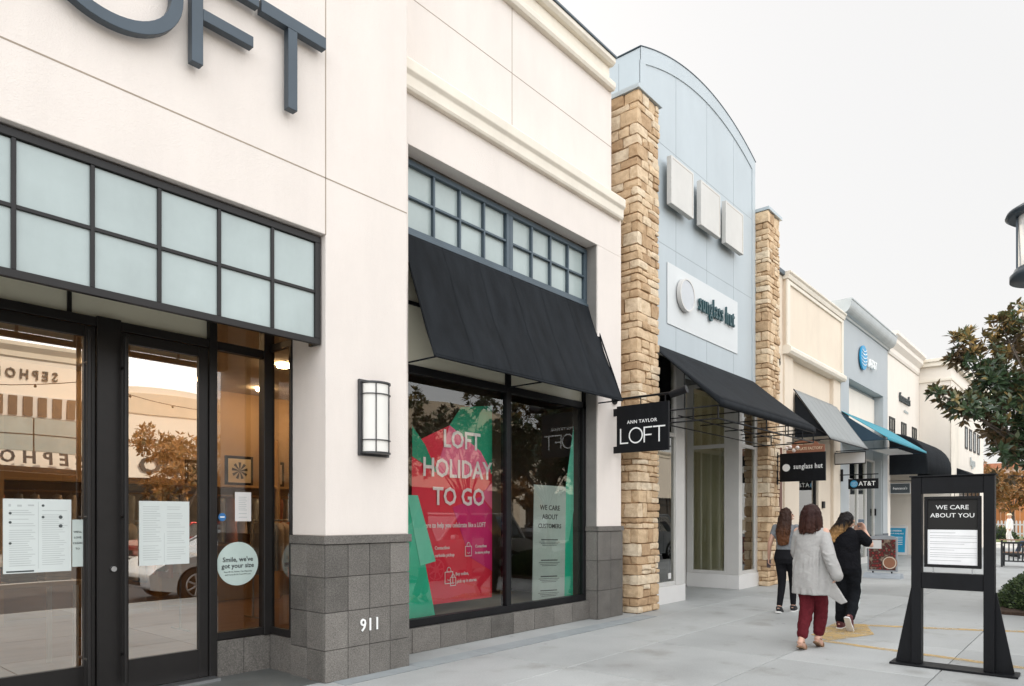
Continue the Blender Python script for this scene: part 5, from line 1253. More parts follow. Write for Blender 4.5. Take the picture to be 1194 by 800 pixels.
car('white sedan parked across the road', (20.5, -12.6, -.13), 0, pm('pearl_paint', (.7, .7, .68)), group='cars parked across the road')
car('black sport utility vehicle parked across the road', (29.5, -12.6, -.13), 0, pm('black_paint', (.015, .015, .017)), 'suv', group='cars parked across the road')

# ------------------------------------------------------------------ shops across the road
sunny = mat('sunny_stucco', (.86, .80, .72), .9, var=.03, scale=1)  # extra brightness of the sunlit fronts put into the colour
ox = -20.0
def opp(name, label, x0, x1, h, arch_=0., wallm=sunny, windows=True):
    t = thing(name, label, 'building', ((x0 + x1) / 2, ox, 0)); n_ = 16
    if arch_:
        top = [(x1 - (x1 - x0) * k / n_, h + arch_ * (1 - (1 - 2 * k / n_) ** 2)) for k in range(n_ + 1)]
        MB().prism([(x0, 3.3), (x1, 3.3)] + top, xz, ox - 8, ox).build('wall', wallm, t)
        MB().prism([(x0, h - .9)] + [(x1, h - .9)] + [(x, z - .28) for x, z in top], xz, ox, ox + .06).build('fascia', stucco_yel, t)
    else:
        MB().box(x0, x1, ox - 8, ox, 3.3, h).build('wall', wallm, t)
        MB().prism([(ox, h - .55), (ox + .08, h - .5), (ox + .08, h - .3), (ox + .25, h - .1), (ox + .25, h + .04), (ox, h + .04)], yz, x0, x1).build('cornice', stucco_trim, t)
    MB().box(x0, x0 + .6, ox - 8, ox - .02, 0, 3.3).box(x1 - .6, x1, ox - 8, ox - .02, 0, 3.3).build('pier', wallm, t)
    m = MB(); k = x0 + .6
    while k < x1 - .7: m.box(k, k + .08, ox - .4, ox - .3, 0, 3.3); k += 1.45
    m.box(x0 + .6, x1 - .6, ox - .398, ox - .302, 2.6, 2.7); m.build('storefront_frame', bronze, t)
    MB().box(x0 + .6, x1 - .6, ox - .36, ox - .34, 0, 3.3).build('shop_window', mat('dark_window', (.05, .04, .03), .08), t)
    return t
B1 = opp('perfume_shop', 'cream shop across the road with black and white striped band', 2.0, 11.2, 8.35)
m = MB(); k = 2.6; q = 0
while k < 10.9:
    w_ = (.30, .22, .34, .2)[q % 4]
    if q % 2 == 0: m.box(k, k + w_, ox + .02, ox + .10, 5.55, 6.35)
    k += w_; q += 1
m.build('stripe', mat('stripe_dark', (.10, .07, .05), .6), B1); MB().box(2.5, 11.0, ox + .001, ox + .03, 5.5, 6.4).build('band', white, B1)
MB().box(2.5, 11.0, ox + .001, ox + .02, 4.12, 5.48).build('frosted_pane', frost, B1); MB().box(2.5, 11.0, ox + .02, ox + .04, 4.78, 4.81).box(4.6, 4.64, ox + .02, ox + .04, 4.12, 5.48).box(8.8, 8.84, ox + .02, ox + .04, 4.12, 5.48).build('muntin', black, B1)
MB().box(2.3, 11.1, ox, ox + .9, 3.30, 3.45).build('canopy', bronze, B1)
s1 = thing('shop_sign', 'dark letters SEPHORA high on the cream shop across the road', 'sign', (8.3, ox, 7)); MB().text('SEPHORA', FB(8.3, ox + .03, 7.2), .50, .03, .012, .9, gap=1.55).build('lettering', ink, s1)
s2 = thing('shop_sign', 'large letters SEPHORA standing above the canopy across the road', 'sign', (8.3, ox, 3.5)); MB().text('SEPHORA', FB(8.3, ox + .6, 3.80), .66, .05, .015, 1.0, gap=1.7).build('lettering', slate_dark, s2)
B2 = opp('shoe_shop', 'cream shop with arched parapet across the road', 11.2, 17.4, 7.0, .4)
s3 = thing('shop_sign', 'large dark letters ALDO on the arched shop across the road', 'sign', (14.4, ox, 3.5)); MB().text('ALDO', FB(14.4, ox + .06, 3.85), 1.0, .05, .02, 1.25).build('lettering', ink, s3)
opp('brown_shop', 'low cream shop across the road right of the arched one', 17.4, 27, 7.4)
opp('corner_shop', 'taller cream shop across the road opposite the phone shop', 27, 38, 8.3, .5, stucco_yel)
opp('far_shop', 'long pale shop across the road at the far end', 38, 62, 7.6, 0, stucco_far)
opp('near_shop', 'buff shop across the road left of the striped one', -14, 2.0, 7.6, 0, stucco_yel)
sl = MB(); pts = [(x, -15 - .0, 6.3 - .5 * sin(pi * ((x % 9) / 9))) for x in [i * .75 for i in range(0, 49)]]
sl.tube(pts, .015, 5)
for p in pts[::2]: sl.ball((p[0], p[1], p[2] - .06), .05, 6, 4)
tag(sl.build('string_lights', black, None), 'sagging cable of small bulbs strung above the far pavement', 'string lights')
# ------------------------------------------------------------------ people
tex = bpy.data.textures.new('folds', 'CLOUDS'); tex.noise_scale = .09; tex.noise_depth = 2
tex2 = bpy.data.textures.new('hair_waves', 'CLOUDS'); tex2.noise_scale = .035
def organic(mb, name, m, parent, voxel=.01, smooth=6, folds=0., t=None, factor=.5):
    o = mb.build(name, m, parent, world=False, fix=True)
    md = o.modifiers.new('remesh', 'REMESH'); md.mode = 'VOXEL'; md.voxel_size = voxel; md.use_smooth_shade = True
    if smooth: md = o.modifiers.new('smooth', 'SMOOTH'); md.iterations = smooth; md.factor = factor
    if folds: md = o.modifiers.new('folds', 'DISPLACE'); md.texture = t or tex; md.strength = folds; md.mid_level = .5; md.texture_coords = 'LOCAL'
    return o
def lerp(a, b, t): return Vector(a).lerp(Vector(b), t)
def limb(mb, pts, rs, n=14):
    P = []; Q = []
    for i in range(len(pts) - 1):
        for k in range(5): P.append(lerp(pts[i], pts[i + 1], k / 5)); Q.append(rs[i] + (rs[i + 1] - rs[i]) * k / 5)
    P.append(Vector(pts[-1])); Q.append(rs[-1])
    # round the joints
    for _ in range(2): P = [P[0]] + [(P[i - 1] + P[i] * 2 + P[i + 1]) / 4 for i in range(1, len(P) - 1)] + [P[-1]]
    mb.tube(P, Q, n); mb.ball(P[0], Q[0] * .98, n, 6); mb.ball(P[-1], Q[-1] * .98, n, 6)
def hand(mb, wrist, d, palm_n, curl=.5, side=1):
    """d: pointing direction, palm_n: direction the palm faces; side: +1/-1 thumb side"""
    d = Vector(d).normalized(); pn = Vector(palm_n); pn = (pn - d * pn.dot(d)).normalized(); sd_ = d.cross(pn) * side; w = Vector(wrist)
    for k in range(4):
        o = (k - 1.5) * .019; mb.tube([w + sd_ * o * .6, w + d * .045 + sd_ * o, w + d * .085 + sd_ * o], [.013, .0125, .011], 8)
    for k, l in enumerate((.062, .072, .068, .052)):
        o = (k - 1.5) * .0205; p = w + d * .082 + sd_ * o; pts = [p]; dd = d.copy()
        for s in range(3):
            dd = (dd * cos(curl * .8) + pn * sin(curl * .8)).normalized(); p = p + dd * l / 3; pts.append(p)
        mb.tube(pts, [.0095, .009, .0085, .0075], 8)
    p = w + d * .025 - sd_ * .028; q = p - sd_ * .022 + d * .03 + pn * .01; r_ = q + d * .026 + pn * .014
    mb.tube([p, q, r_], [.012, .0105, .009], 8)
def foot(mb, ankle, toe_dir, pitch=0., L=.235, wd=.040, z0=0):
    """simple anatomical foot: heel and toe blob; pitch lifts the heel"""
    a = Vector(ankle); f = Vector((toe_dir[0], toe_dir[1], 0)).normalized(); dn = Vector((0, 0, -1)); c_, s_ = cos(pitch), sin(pitch)
    fwd = f * c_ + dn * s_; low = dn * c_ - f * s_
    heel = a - fwd * .045 + low * .055; ball_ = a + fwd * .12 + low * .065; toe = a + fwd * .18 + low * .07
    mb.tube([a + low * .0, lerp(a, heel, .8), heel], [.034, .034, .028], 10); mb.tube([heel, a + fwd * .05 + low * .052, ball_, toe], [.026, (.030), (.034), .020], 10)
    mb.tube([a, a + fwd * .06 + low * .03, ball_], [.033, .032, .026], 10)
def human(par, J, skin, build=1.):
    b = MB(); hp = Vector(J['hip']); ch_ = Vector(J['chest']); nk = Vector(J['neck']); hd = Vector(J['head'])
    tr_ = [(hp - Vector((0, 0, .08)), (.155, .105)), (hp, (.165, .115)), (lerp(hp, ch_, .45), (.125, .09)), (ch_, (.150, .105)), (ch_ + Vector((0, 0, .10)), (.150, .09)), (nk - Vector((0, 0, .03)), (.085, .06))]
    b.rings([(p.x, p.y, p.z, r_[0] * build, r_[1] * build) for p, r_ in tr_], 20)
    b.tube([nk - Vector((0, 0, .06)), nk, hd - Vector((0, 0, .05))], [.058, .050, .050], 12)
    for s in ('l', 'r'):
        limb(b, [J['hip_' + s], J['knee_' + s], J['ank_' + s]], [.078 * build, .054, .036]); limb(b, [J['sh_' + s], J['elb_' + s], J['wr_' + s]], [.046 * build, .037, .025])
        foot(b, J['ank_' + s], J.get('toe_' + s, (0, 1)), J.get('pitch_' + s, 0))
        hand(b, J['wr_' + s], J.get('hd_' + s, (0, .1, -1)), J.get('pn_' + s, (1 if s == 'l' else -1, 0, 0)), J.get('curl', .45), J.get('ts_' + s, 1))
    f = Vector(J.get('face', (0, 1, 0))).normalized(); sd_ = Vector((f.y, -f.x, 0)).normalized()
    b.ball(hd, (.078, .088, .108), 18, 12); b.ball(hd + f * .035 - Vector((0, 0, .045)), (.052, .052, .062), 14, 8)
    b.tube([hd + f * .082 + Vector((0, 0, .015)), hd + f * .108 - Vector((0, 0, .022))], [.008, .013], 8)
    for s in (-1, 1): b.ball(hd + sd_ * s * .08 - f * .005, (.014, .018, .028), 8, 6)
    b.ball(hd + f * .086 - Vector((0, 0, .055)), (.020, .014, .009), 8, 6)
    o = organic(b, 'body', skin, par, .0075, 3)
    e = MB()
    for s in (-1, 1): e.ball(hd + f * .078 + sd_ * s * .031 + Vector((0, 0, .012)), .009, 8, 6)
    e.build('eye', ink, par, world=False)
    m = MB(); m.ball(hd + f * .095 - Vector((0, 0, .055)), (.018, .010, .006), 8, 6); m.build('lips', mat('lips', (.40, .12, .10), .5), par, world=False)
    return o
def trousers(par, J, m, hem=.0, r=(.098, .072, .055), folds=.015, waist=.0, vox=.011, name='trousers', hemz=None):
    b = MB(); hp = Vector(J['hip'])
    b.rings([(hp.x, hp.y, hp.z - .13, .165, .125), (hp.x, hp.y - .012, hp.z - .05, .182, .142), (hp.x, hp.y - .005, hp.z + .06, .162, .12), (hp.x, hp.y, hp.z + .13 + waist, .138, .102)], 22)
    for s in ('l', 'r'):
        k, a = Vector(J['knee_' + s]), Vector(J['ank_' + s]); e = lerp(k, a, 1 - hem)
        limb(b, [J['hip_' + s], k, e], list(r), 16)
    rf = random.Random(3)
    if folds > .01:
        for s in ('l', 'r'):
            k, a = Vector(J['knee_' + s]), Vector(J['ank_' + s]); h_ = Vector(J['hip_' + s])
            for q in range(9):
                t_ = rf.random(); c_ = h_.lerp(k, .35 + t_ * .65) if q % 2 else k.lerp(a, t_ * .75); rr_ = r[0] + (r[2] - r[0]) * (.3 + .6 * t_ if q % 2 else .6 + .4 * t_); a_ = rf.uniform(pi, 2 * pi)
                b.tube([c_ + Vector((rr_ * cos(a_ - .7), rr_ * sin(a_ - .7), .03)), c_ + Vector((rr_ * 1.02 * cos(a_), rr_ * 1.02 * sin(a_), 0)), c_ + Vector((rr_ * cos(a_ + .7), rr_ * sin(a_ + .7), rf.uniform(-.04, .04)))], [.004, .013, .004], 6)
    return organic(b, name, m, par, vox * .9, 3, folds)
def sneakers(par, J, upper, sole):
    for s in ('l', 'r'):
        a = Vector(J['ank_' + s]); f = Vector((*J.get('toe_' + s, (0, 1)), 0)).normalized(); p = J.get('pitch_' + s, 0); dn = Vector((0, 0, -1))
        fwd = f * cos(p) + dn * sin(p); low = dn * cos(p) - f * sin(p); sdv = fwd.cross(low)
        b = MB(); o_ = a + low * .062
        b.tube([a - fwd * .012 + low * .005, a - fwd * .02 + low * .05], [.046, .046], 12); b.tube([o_ - fwd * .055, o_ - fwd * .02, o_ + fwd * .06, o_ + fwd * .13, o_ + fwd * .185], [.030, (.040), .043, .042, .030], 12)
        b.tube([a + fwd * .0 + low * .01, a + fwd * .06 + low * .035, o_ + fwd * .12], [.040, .040, .034], 12)
        so = organic(b, 'shoe', upper, par, .008, 3)
        q = MB(); pr = [(-.085, .018), (-.075, .036), (-.03, .040), (.03, .037), (.09, .046), (.15, .044), (.195, .028), (.21, 0), (.195, -.028), (.15, -.044), (.09, -.046), (.03, -.037), (-.03, -.040), (-.075, -.036), (-.085, -.018)]
        o2 = a + low * .082
        vs = [o2 + fwd * u + sdv * v for u, v in pr] + [o2 + fwd * u * 1.0 + sdv * v + low * .024 for u, v in pr]; n_ = len(pr)
        q.add(vs, [(i, (i + 1) % n_, (i + 1) % n_ + n_, i + n_) for i in range(n_)] + [tuple(range(n_ - 1, -1, -1)), tuple(range(n_, 2 * n_))])
        q.build('sole', sole, so, world=False, bevel=.004)
def hair(par, m, shape, strands, seed, disp=.02, tipm=None, sr=.006):
    """shape: stacked rings of the hair mass; strands: function(rr)->(points, tipflag)"""
    rr = random.Random(seed); b = MB().rings(shape, 22)
    for k in range(150):
        pts, tip = strands(rr)
        if tip and tipm: continue
        b.tube(pts, [sr * 1.2, sr * 1.1, sr * .9, sr * .5][:len(pts)], 5)
    h_ = organic(b, 'hair', m, par, .0075, 1, disp, tex2)
    f = MB()
    for k in range(170):
        pts, tip = strands(rr); f.tube(pts, [.0028] * (len(pts) - 1) + [.0012], 4)
    f.build('hair_strands', m, h_, world=False)
    return h_
skin = mat('skin', (.56, .33, .24), .5, var=.04, scale=8); skin2 = mat('skin_tan', (.47, .27, .19), .5, var=.04, scale=8)
def hairmat(n, a, b_, z0, z1):
    m, t, n_, L = nt(n); out = N(t, 'ShaderNodeOutputMaterial'); b = N(t, 'ShaderNodeBsdfPrincipled', Roughness=.5); b.inputs['Specular IOR Level'].default_value = .12; L.new(b.outputs[0], out.inputs[0])
    tc = N(t, 'ShaderNodeTexCoord'); mp = N(t, 'ShaderNodeMapping'); mp.inputs['Scale'].default_value = (60, 60, 6); L.new(tc.outputs['Object'], mp.inputs[0])
    no = N(t, 'ShaderNodeTexNoise', Scale=1., Detail=3.); L.new(mp.outputs[0], no.inputs['Vector'])
    sp = N(t, 'ShaderNodeSeparateXYZ'); L.new(tc.outputs['Object'], sp.inputs[0]); mr = N(t, 'ShaderNodeMapRange'); mr.inputs['From Min'].default_value = z0; mr.inputs['From Max'].default_value = z1; L.new(sp.outputs[2], mr.inputs['Value'])
    ad = N(t, 'ShaderNodeMath', operation='MULTIPLY_ADD'); ad.inputs[1].default_value = .9; L.new(no.outputs['Fac'], ad.inputs[0]); 
    sb = N(t, 'ShaderNodeMath', operation='SUBTRACT'); L.new(mr.outputs[0], sb.inputs[0]); sb.inputs[1].default_value = .45; L.new(sb.outputs[0], ad.inputs[2])
    r = ramp(t, [(.1, b_), (.8, a)]); L.new(ad.outputs[0], r.inputs[0]); L.new(r.outputs[0], b.inputs['Base Color'])
    bp = N(t, 'ShaderNodeBump', Strength=.6, Distance=.004); L.new(no.outputs['Fac'], bp.inputs['Height']); L.new(bp.outputs[0], b.inputs['Normal']); return m
brown_h = hairmat('brown_hair', (.035, .018, .013), (.11, .045, .02), 1.05, 1.5); dark_h = hairmat('dark_brown_hair', (.030, .013, .011), (.045, .018, .012), 1.3, 1.6); ombre = hairmat('ombre_hair', (.014, .012, .012), (.50, .28, .11), 1.20, 1.46)
HD = -pi / 2     # heading along the street
base = dict(hip=(0, 0, .90), chest=(0, 0, 1.22), neck=(0, .0, 1.40), head=(0, .01, 1.53), hip_l=(-.085, 0, .86), hip_r=(.085, 0, .86), sh_l=(-.155, 0, 1.335), sh_r=(.155, 0, 1.335),
            knee_l=(-.08, .0, .48), knee_r=(.08, .0, .48), ank_l=(-.075, 0, .09), ank_r=(.075, 0, .09), elb_l=(-.20, -.02, 1.08), elb_r=(.20, -.02, 1.08), wr_l=(-.21, .04, .86), wr_r=(.21, .04, .86))
# --- woman in the grey cardigan
p1 = thing('person', 'woman with dark brown shoulder length hair in long pale grey cardigan and maroon trousers', 'person', (8.32, 2.58, 0), HD - radians(4))
J = dict(base); J.update(knee_l=(-.042, -.01, .47), ank_l=(-.025, -.22, .115), pitch_l=.32, knee_r=(.055, .14, .48), ank_r=(.045, .10, .12), pitch_r=.45, toe_l=(-.1, 1), elb_r=(.235, -.10, 1.10), wr_r=(.30, -.06, .90), elb_l=(-.21, .04, 1.08), wr_l=(-.19, .20, .95))
human(p1, J, skin)
trousers(p1, J, mat('maroon_cloth', (.10, .013, .018), .85, var=.25, scale=9, spec=.1, bump=.8, bscale=16, bdist=.03, stretch=(1, 1, .4)), .16, (.092, .080, .064), .03)
kn = mat('grey_knit', (.37, .36, .345), .95, var=.05, scale=30, spec=.1, bump=.5, bscale=9, bdist=.03)
b = MB(); b.rings([(.02, -.02, .62, .195, .15), (.02, -.025, .70, .207, .158), (.01, -.02, .86, .200, .155), (0, -.01, 1.02, .186, .14), (0, -.005, 1.18, .180, .132), (0, 0, 1.29, .185, .120), (0, 0, 1.365, .155, .100), (0, 0, 1.42, .085, .075)], 30)
limb(b, [(.140, 0, 1.30), (.232, -.10, 1.08), (.315, -.09, .85)], [.070, .072, .068]); limb(b, [(-.140, 0, 1.30), (-.195, .04, 1.08), (-.17, .19, .96)], [.070, .066, .055])
# trailing side panel of the open cardigan
b.prism([(.17, .95), (.30, .72), (.40, .56), (.34, .53), (.20, .62), (.14, .74)], xz, -.07, -.03)
def drape(b, amp, fr_, z0, z1, ph=0.):
    for p in b.v:
        k = min(1, max(0, (z1 - p.z) / (z1 - z0)))
        if k > 0:
            a_ = math.atan2(p.y, p.x); s = 1 + amp * k * (sin(fr_ * a_ + ph + p.z * 4) + .5 * sin((fr_ * 2 + 1) * a_ - p.z * 6)); p.x *= s; p.y *= s
rf = random.Random(12)
for k in range(13):      # hanging folds of the knit
    a_ = pi * (1.02 + .96 * k / 12) + rf.uniform(-.1, .1); zt = rf.uniform(.98, 1.24); q = rf.uniform(.014, .026)
    b.tube([(.155 * cos(a_ + .12), .118 * sin(a_ + .12), zt), (.190 * cos(a_), -.01 + .145 * sin(a_), zt - .2), (.01 + .200 * cos(a_ - .04), -.02 + .155 * sin(a_ - .04), .62)], [.004, q * .8, q], 8)
for sx_, sy_, sz_ in ((.232, -.10, 1.08), (.25, -.1, 1.02), (.27, -.1, .97), (.20, -.06, 1.15)):
    b.tube([(sx_ - .06, sy_ - .05, sz_ + .03), (sx_ + .0, sy_ - .065, sz_), (sx_ + .065, sy_ - .03, sz_ + .015)], [.006, .016, .006], 8)
drape(b, .03, 6, .6, 1.2)
cd = organic(b, 'cardigan', kn, p1, .0085, 4, .012)
m = MB()
for s in (-1, 1): m.box(-.02, .02, -.02, .02, 0, .001)
sh = lambda rr: ((lambda a_, r_, l_: ([(r_ * .6 * cos(a_), .005 + r_ * .6 * sin(a_), 1.635), (r_ * cos(a_), r_ * 1.05 * sin(a_), 1.56), (r_ * 1.12 * cos(a_), r_ * 1.15 * sin(a_) - .01, 1.45), (r_ * 1.22 * cos(a_), r_ * 1.2 * sin(a_) - .015, l_)], False))(rr.uniform(pi * .95, pi * 2.05) + (.0), .092 + rr.uniform(0, .018), rr.uniform(1.30, 1.37)))
hair(p1, dark_h, [(0, -.01, 1.31, .110, .055), (0, -.012, 1.37, .135, .090), (0, -.008, 1.45, .130, .105), (0, -.004, 1.54, .110, .112), (0, 0, 1.61, .083, .092), (0, 0, 1.64, .050, .055), (0, 0, 1.655, .015, .02)], sh, 1, .016)
def sandals(par, J, m):
    for s in ('l', 'r'):
        a = Vector(J['ank_' + s]); f = Vector((*J.get('toe_' + s, (0, 1)), 0)).normalized(); p = J.get('pitch_' + s, 0); dn = Vector((0, 0, -1)); fwd = f * cos(p) + dn * sin(p); low = dn * cos(p) - f * sin(p); sdv = fwd.cross(low)
        pr = [(-.075, .02), (-.05, .032), (.04, .030), (.11, .042), (.17, .036), (.205, .012), (.205, -.012), (.17, -.036), (.11, -.042), (.04, -.030), (-.05, -.032), (-.075, -.02)]; o2 = a + low * .080; n_ = len(pr)
        vs = [o2 + fwd * u + sdv * v for u, v in pr] + [o2 + fwd * u + sdv * v + low * .014 for u, v in pr]
        q = MB().add(vs, [(i, (i + 1) % n_, (i + 1) % n_ + n_, i + n_) for i in range(n_)] + [tuple(range(n_ - 1, -1, -1)), tuple(range(n_, 2 * n_))])
        q.tube([o2 + fwd * .09 + sdv * (.042 * cos(t_)) - low * (.055 * sin(t_)) for t_ in [pi * k / 8 for k in range(9)]], .007, 6); q.tube([a + low * .03 + sdv * .04 * cos(t_) - fwd * .045 * sin(t_) for t_ in [pi * k / 8 for k in range(9)]], .006, 6)
        q.build('sandal', m, par, world=False)
sandals(p1, J, mat('tan_leather', (.22, .12, .06), .5))
# --- woman with long brown hair, left
p2 = thing('person', 'woman with long wavy brown hair in grey t-shirt and black leggings by the stone pillar', 'person', (11.15, 3.84, 0), HD + radians(6))
J = dict(base); J.update(face=(.85, .5, 0), head=(.012, .015, 1.53), knee_l=(-.06, .02, .47), ank_l=(-.07, -.13, .10), pitch_l=.2, knee_r=(.07, .16, .49), ank_r=(.07, .17, .10), elb_l=(-.235, -.06, 1.08), wr_l=(-.265, .02, .85), elb_r=(.20, .06, 1.09), wr_r=(.17, .24, 1.05), hd_l=(-.02, .12, -1), hd_r=(0, 1, .2), curl=.9)
human(p2, J, skin2)
trousers(p2, J, mat('black_leggings', (.010, .010, .012), .85, var=.2, spec=.12, bump=.5, bscale=18, bdist=.015), .07, (.092, .062, .044), .006)
b = MB(); b.rings([(0, -.008, .99, .155, .122), (0, -.005, 1.08, .145, .112), (0, 0, 1.20, .162, .118), (0, 0, 1.30, .172, .108), (0, 0, 1.36, .13, .085), (0, 0, 1.41, .065, .06)], 26)
limb(b, [(-.155, 0, 1.33), (-.185, -.012, 1.22)], [.062, .060]); limb(b, [(.155, 0, 1.33), (.175, .02, 1.22)], [.062, .060])
organic(b, 't_shirt', mat('grey_jersey', (.17, .18, .19), .9, var=.15, spec=.1, bump=.8, bscale=18, bdist=.025), p2, .010, 5, .014)
sneakers(p2, J, mat('black_knit', (.015, .015, .017), .8), white)
sh2 = lambda rr: ((lambda a_, r_, l_, w_: ([(r_ * .6 * cos(a_), .005 + r_ * .6 * sin(a_), 1.63), (r_ * cos(a_), r_ * 1.05 * sin(a_), 1.50), (r_ * 1.25 * cos(a_) + w_, r_ * 1.2 * sin(a_) - .03, 1.28), (r_ * .95 * cos(a_) - w_, r_ * 1.1 * sin(a_) - .035, l_)], False))(rr.uniform(pi * .80, pi * 1.72), .09 + rr.uniform(0, .02), rr.uniform(1.04, 1.15), rr.uniform(-.02, .02)))
hair(p2, brown_h, [(-.02, -.115, 1.06, .055, .025), (-.02, -.115, 1.15, .095, .045), (-.02, -.10, 1.28, .115, .06), (-.012, -.055, 1.40, .108, .085), (-.008, -.012, 1.50, .098, .10), (-.003, -.002, 1.58, .088, .094), (0, 0, 1.635, .052, .058), (0, 0, 1.652, .015, .02)], sh2, 2, .024)
wl_ = MB().box(-.30, -.24, .01, .05, .69, .82); tag(wl_.move(W[p2]).build('wallet', mat('dark_leather', (.05, .03, .03), .4), None, bevel=.008), 'small dark wallet held in the left hand of the woman with long brown hair', 'wallet')
# --- woman in black
p3 = thing('person', 'woman in black t-shirt and joggers with dark to blond hair blowing left', 'person', (10.05, 2.66, 0), HD + radians(2))
sc3 = .955
J = {k: (tuple(c_ * sc3 for c_ in v)) for k, v in base.items()}
J.update(face=(.75, .65, 0), head=(.0, .015, 1.46), neck=(0, 0, 1.335), knee_l=(-.06, .04, .45), ank_l=(-.075, -.02, .095), pitch_l=.02, knee_r=(.09, .05, .46), ank_r=(.10, -.24, .19), pitch_r=.95, toe_r=(.12, 1),
         elb_r=(.315, .02, 1.10), wr_r=(.20, .12, 1.32), hd_r=(-.4, .25, .8), pn_r=(-.4, -.5, 0), elb_l=(-.15, .20, 1.12), wr_l=(.06, .24, 1.30), hd_l=(.4, .1, .7), pn_l=(.4, -.8, 0), curl=.9)
human(p3, J, skin, 1.08)
trousers(p3, J, mat('black_jersey', (.008, .009, .011), .85, var=.2, spec=.1, bump=.9, bscale=15, bdist=.03), .04, (.105, .084, .062), .018)
m = MB(); kk = [Vector((.17, -.02, .82)), Vector((.172, .04, .48)), Vector((.165, -.12, .30))]; m.tube(kk, .005, 6); m.build('side_stripe', paper, p3, world=False)
b = MB(); b.rings([(0, -.008, .80, .185, .15), (0, -.005, .92, .178, .14), (0, 0, 1.05, .168, .128), (0, 0, 1.20, .178, .125), (0, 0, 1.28, .165, .105), (0, 0, 1.33, .10, .08), (0, 0, 1.37, .06, .06)], 26)
limb(b, [(-.155, 0, 1.27), (-.165, .07, 1.19)], [.07, .066]); limb(b, [(.155, 0, 1.27), (.25, .012, 1.175)], [.07, .072])
organic(b, 't_shirt', mat('black_cotton', (.008, .008, .010), .9, var=.2, spec=.1, bump=.9, bscale=15, bdist=.03), p3, .010, 6, .02)
sneakers(p3, J, mat('maroon_knit', (.08, .015, .018), .8), white)
def sh3(rr):
    a_ = rr.uniform(pi * .62, pi * 1.75); r_ = .088 + rr.uniform(0, .02); q = rr.uniform(.0, 1); lf = .10 + .13 * q
    return ([(r_ * .6 * cos(a_), .005 + r_ * .6 * sin(a_), 1.56), (r_ * cos(a_), r_ * 1.05 * sin(a_), 1.46), (r_ * 1.1 * cos(a_) - lf * .5, r_ * sin(a_) - .02, 1.33 - .04 * q), (r_ * .7 * cos(a_) - lf, r_ * .6 * sin(a_) - .03, 1.25 - .10 * q + rr.uniform(-.04, .06))], False)
hair(p3, ombre, [(-.14, -.04, 1.19, .04, .03), (-.125, -.04, 1.26, .075, .05), (-.07, -.035, 1.34, .092, .075), (-.015, -.012, 1.42, .098, .098), (-.003, -.002, 1.50, .092, .098), (0, 0, 1.555, .055, .06), (0, 0, 1.575, .015, .02)], sh3, 3, .022)
ph = MB().box(.10, .175, .20, .21, 1.36, 1.47); tag(ph.move(W[p3]).build('phone', mat('phone_case', (.10, .14, .18), .3), None, bevel=.006), 'phone held up by the woman in black', 'phone')
bg = MB(); bg.tube([(-.14, .02, 1.29), (-.17, -.10, 1.10), (-.19, -.02, .92)], .009, 6); bg.tube([(-.14, .02, 1.29), (-.15, .12, 1.15), (-.19, .03, .92)], .009, 6); bg.box(-.23, -.18, -.12, .14, .70, .93)
tag(bg.move(W[p3]).build('shoulder_bag', mat('brown_leather', (.07, .03, .02), .5), None, bevel=.01), 'brown shoulder bag at the left side of the woman in black', 'bag')
# --- seated person on the far bench
p4 = thing('person', 'person in dark jacket and blue jeans lounging on the farther bench', 'person', (31.6, 2.0, 0), 0)
J = dict(base); J.update(hip=(0, -.05, .56), chest=(0, -.20, .86), neck=(0, -.26, 1.04), head=(0, -.25, 1.18), hip_l=(-.09, -.03, .53), hip_r=(.09, -.03, .53), knee_l=(-.12, .38, .60), knee_r=(.12, .38, .56), ank_l=(-.14, .48, .12), ank_r=(.10, .55, .12),
                        sh_l=(-.165, -.24, .98), sh_r=(.165, -.24, .98), elb_l=(-.24, -.08, .76), elb_r=(.24, -.08, .76), wr_l=(-.14, .12, .70), wr_r=(.12, .12, .70), hd_l=(.2, 1, 0), hd_r=(-.2, 1, 0), pn_l=(0, 0, -1), pn_r=(0, 0, -1))
human(p4, J, skin)
b = MB(); b.ball((0, -.05, .56), (.18, .16, .12)); 
for s in ('l', 'r'): limb(b, [J['hip_' + s], J['knee_' + s], lerp(J['knee_' + s], J['ank_' + s], .95)], [.10, .075, .06])
organic(b, 'trousers', mat('denim', (.05, .08, .14), .85, var=.15), p4, .014, 4)
b = MB(); b.tube([(0, -.06, .60), (0, -.14, .74), (0, -.21, .90), (0, -.25, .99), (0, -.26, 1.05)], [(.17, .13), (.18, .14), (.19, .13), (.15, .10), (.07, .07)], 20)
for s in ('l', 'r'): limb(b, [J['sh_' + s], J['elb_' + s], J['wr_' + s]], [.08, .068, .05])
organic(b, 'jacket', mat('navy_jacket', (.015, .018, .025), .8), p4, .014, 4, .015)
sneakers(p4, J, black, white)
organic(MB().ball((0, -.26, 1.20), (.09, .10, .11)), 'hair', dark_h, p4, .012, 2)
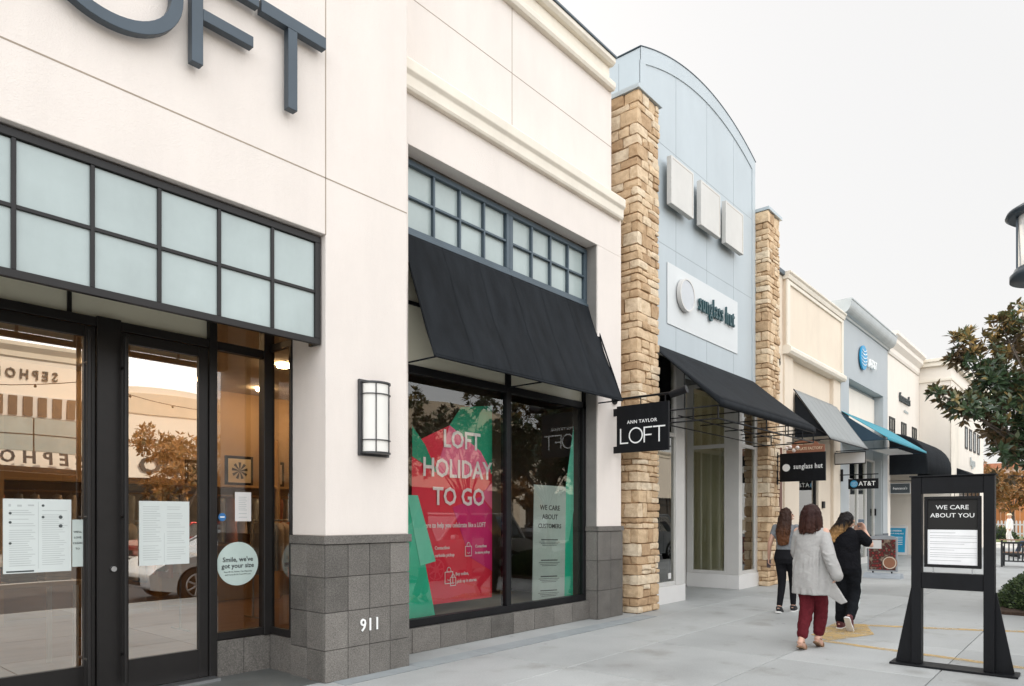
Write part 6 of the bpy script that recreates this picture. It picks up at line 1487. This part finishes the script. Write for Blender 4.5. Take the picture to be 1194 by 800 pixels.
# --- distant person in white
p5 = thing('person', 'distant person in white clothes and sun hat walking by the picket fence', 'person', (46.9, 4.05, .02), radians(25))
J = dict(base); J.update(knee_l=(-.07, .12, .48), ank_l=(-.07, .05, .1), knee_r=(.07, -.02, .48), ank_r=(.07, -.22, .13))
human(p5, J, skin)
trousers(p5, J, mat('white_linen', (.62, .60, .58), .9), .02, (.11, .09, .075), .0, vox=.02)
b = MB(); b.rings([(0, 0, .82, .21, .16), (0, 0, 1.1, .19, .14), (0, 0, 1.30, .19, .12), (0, 0, 1.38, .08, .07)], 20)
for s in ('l', 'r'): limb(b, [J['sh_' + s], J['elb_' + s], J['wr_' + s]], [.075, .065, .05])
organic(b, 'shirt', mat('white_shirt', (.7, .68, .66), .9), p5, .02, 3); sneakers(p5, J, white, white)
MB().rings([(0, .01, 1.58, .16, .17), (0, .01, 1.60, .10, .11), (0, .01, 1.67, .09, .10), (0, .01, 1.69, .04, .05)], 20).build('hat', mat('straw', (.6, .5, .35), .8), p5, world=False)
# ------------------------------------------------------------------ light, sky, camera
EL, AZ = radians(39), radians(24)          # sun behind the shops, a little up the street
sun = bpy.data.lights.new('sun', 'SUN'); sun.energy = 5.0; sun.angle = radians(.5); sun.color = (1, .90, .76)
so = bpy.data.objects.new('sun', sun); COL.objects.link(so)
dirv = Vector((sin(AZ) * cos(EL), cos(AZ) * cos(EL), sin(EL)))
so.rotation_euler = dirv.to_track_quat('Z', 'Y').to_euler(); so.location = dirv * 60
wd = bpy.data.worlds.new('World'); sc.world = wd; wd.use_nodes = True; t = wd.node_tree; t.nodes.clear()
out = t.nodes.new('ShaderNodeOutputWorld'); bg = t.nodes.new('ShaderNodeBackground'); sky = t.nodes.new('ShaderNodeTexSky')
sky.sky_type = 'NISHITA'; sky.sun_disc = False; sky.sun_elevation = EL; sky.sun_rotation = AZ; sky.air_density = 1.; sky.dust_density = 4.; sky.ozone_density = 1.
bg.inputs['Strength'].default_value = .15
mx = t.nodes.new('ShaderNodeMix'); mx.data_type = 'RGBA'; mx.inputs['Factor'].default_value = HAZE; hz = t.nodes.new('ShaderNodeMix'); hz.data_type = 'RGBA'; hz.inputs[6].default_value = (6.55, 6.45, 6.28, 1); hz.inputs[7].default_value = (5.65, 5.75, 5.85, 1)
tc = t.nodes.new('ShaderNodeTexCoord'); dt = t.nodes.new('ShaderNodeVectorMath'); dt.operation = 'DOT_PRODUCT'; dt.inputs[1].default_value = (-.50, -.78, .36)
mr = t.nodes.new('ShaderNodeMapRange'); mr.interpolation_type = 'SMOOTHSTEP'; mr.inputs['From Min'].default_value = -.35; mr.inputs['From Max'].default_value = .75; mr.inputs['To Min'].default_value = 1.; mr.inputs['To Max'].default_value = BRIGHT  # sky raised behind the camera, added fill for the shaded shop fronts
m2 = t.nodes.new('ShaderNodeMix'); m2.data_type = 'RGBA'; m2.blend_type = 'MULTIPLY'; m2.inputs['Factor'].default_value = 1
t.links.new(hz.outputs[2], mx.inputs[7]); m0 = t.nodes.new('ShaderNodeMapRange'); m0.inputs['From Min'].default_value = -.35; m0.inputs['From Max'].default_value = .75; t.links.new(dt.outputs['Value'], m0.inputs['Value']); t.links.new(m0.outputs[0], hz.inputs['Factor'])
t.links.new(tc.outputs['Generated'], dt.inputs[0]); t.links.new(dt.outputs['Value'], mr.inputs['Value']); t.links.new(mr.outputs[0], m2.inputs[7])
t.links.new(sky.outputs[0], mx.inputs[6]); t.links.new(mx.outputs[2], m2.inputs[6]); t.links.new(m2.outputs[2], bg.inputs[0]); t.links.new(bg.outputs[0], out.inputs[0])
cam = bpy.data.cameras.new('camera'); co = bpy.data.objects.new('camera', cam); COL.objects.link(co)
f_px, YAW = 812., math.atan((1290 - 597) / 812.)
cam.sensor_width = 36; cam.lens = f_px / 1194 * 36; cam.shift_y = 203 / 1194; cam.clip_start = .05; cam.clip_end = 2000
co.location = (0, 0, 1.5); co.rotation_euler = (pi / 2, 0, YAW - pi / 2)
sc.camera = co
sc.view_settings.view_transform = 'Standard'; sc.view_settings.look = 'None'; sc.view_settings.exposure = 0; sc.view_settings.gamma = 1
sc.cycles.use_denoising = True; sc.cycles.max_bounces = 10; sc.cycles.transparent_max_bounces = 12; sc.cycles.diffuse_bounces = 5; sc.cycles.glossy_bounces = 5
sc.cycles.sample_clamp_indirect = 8
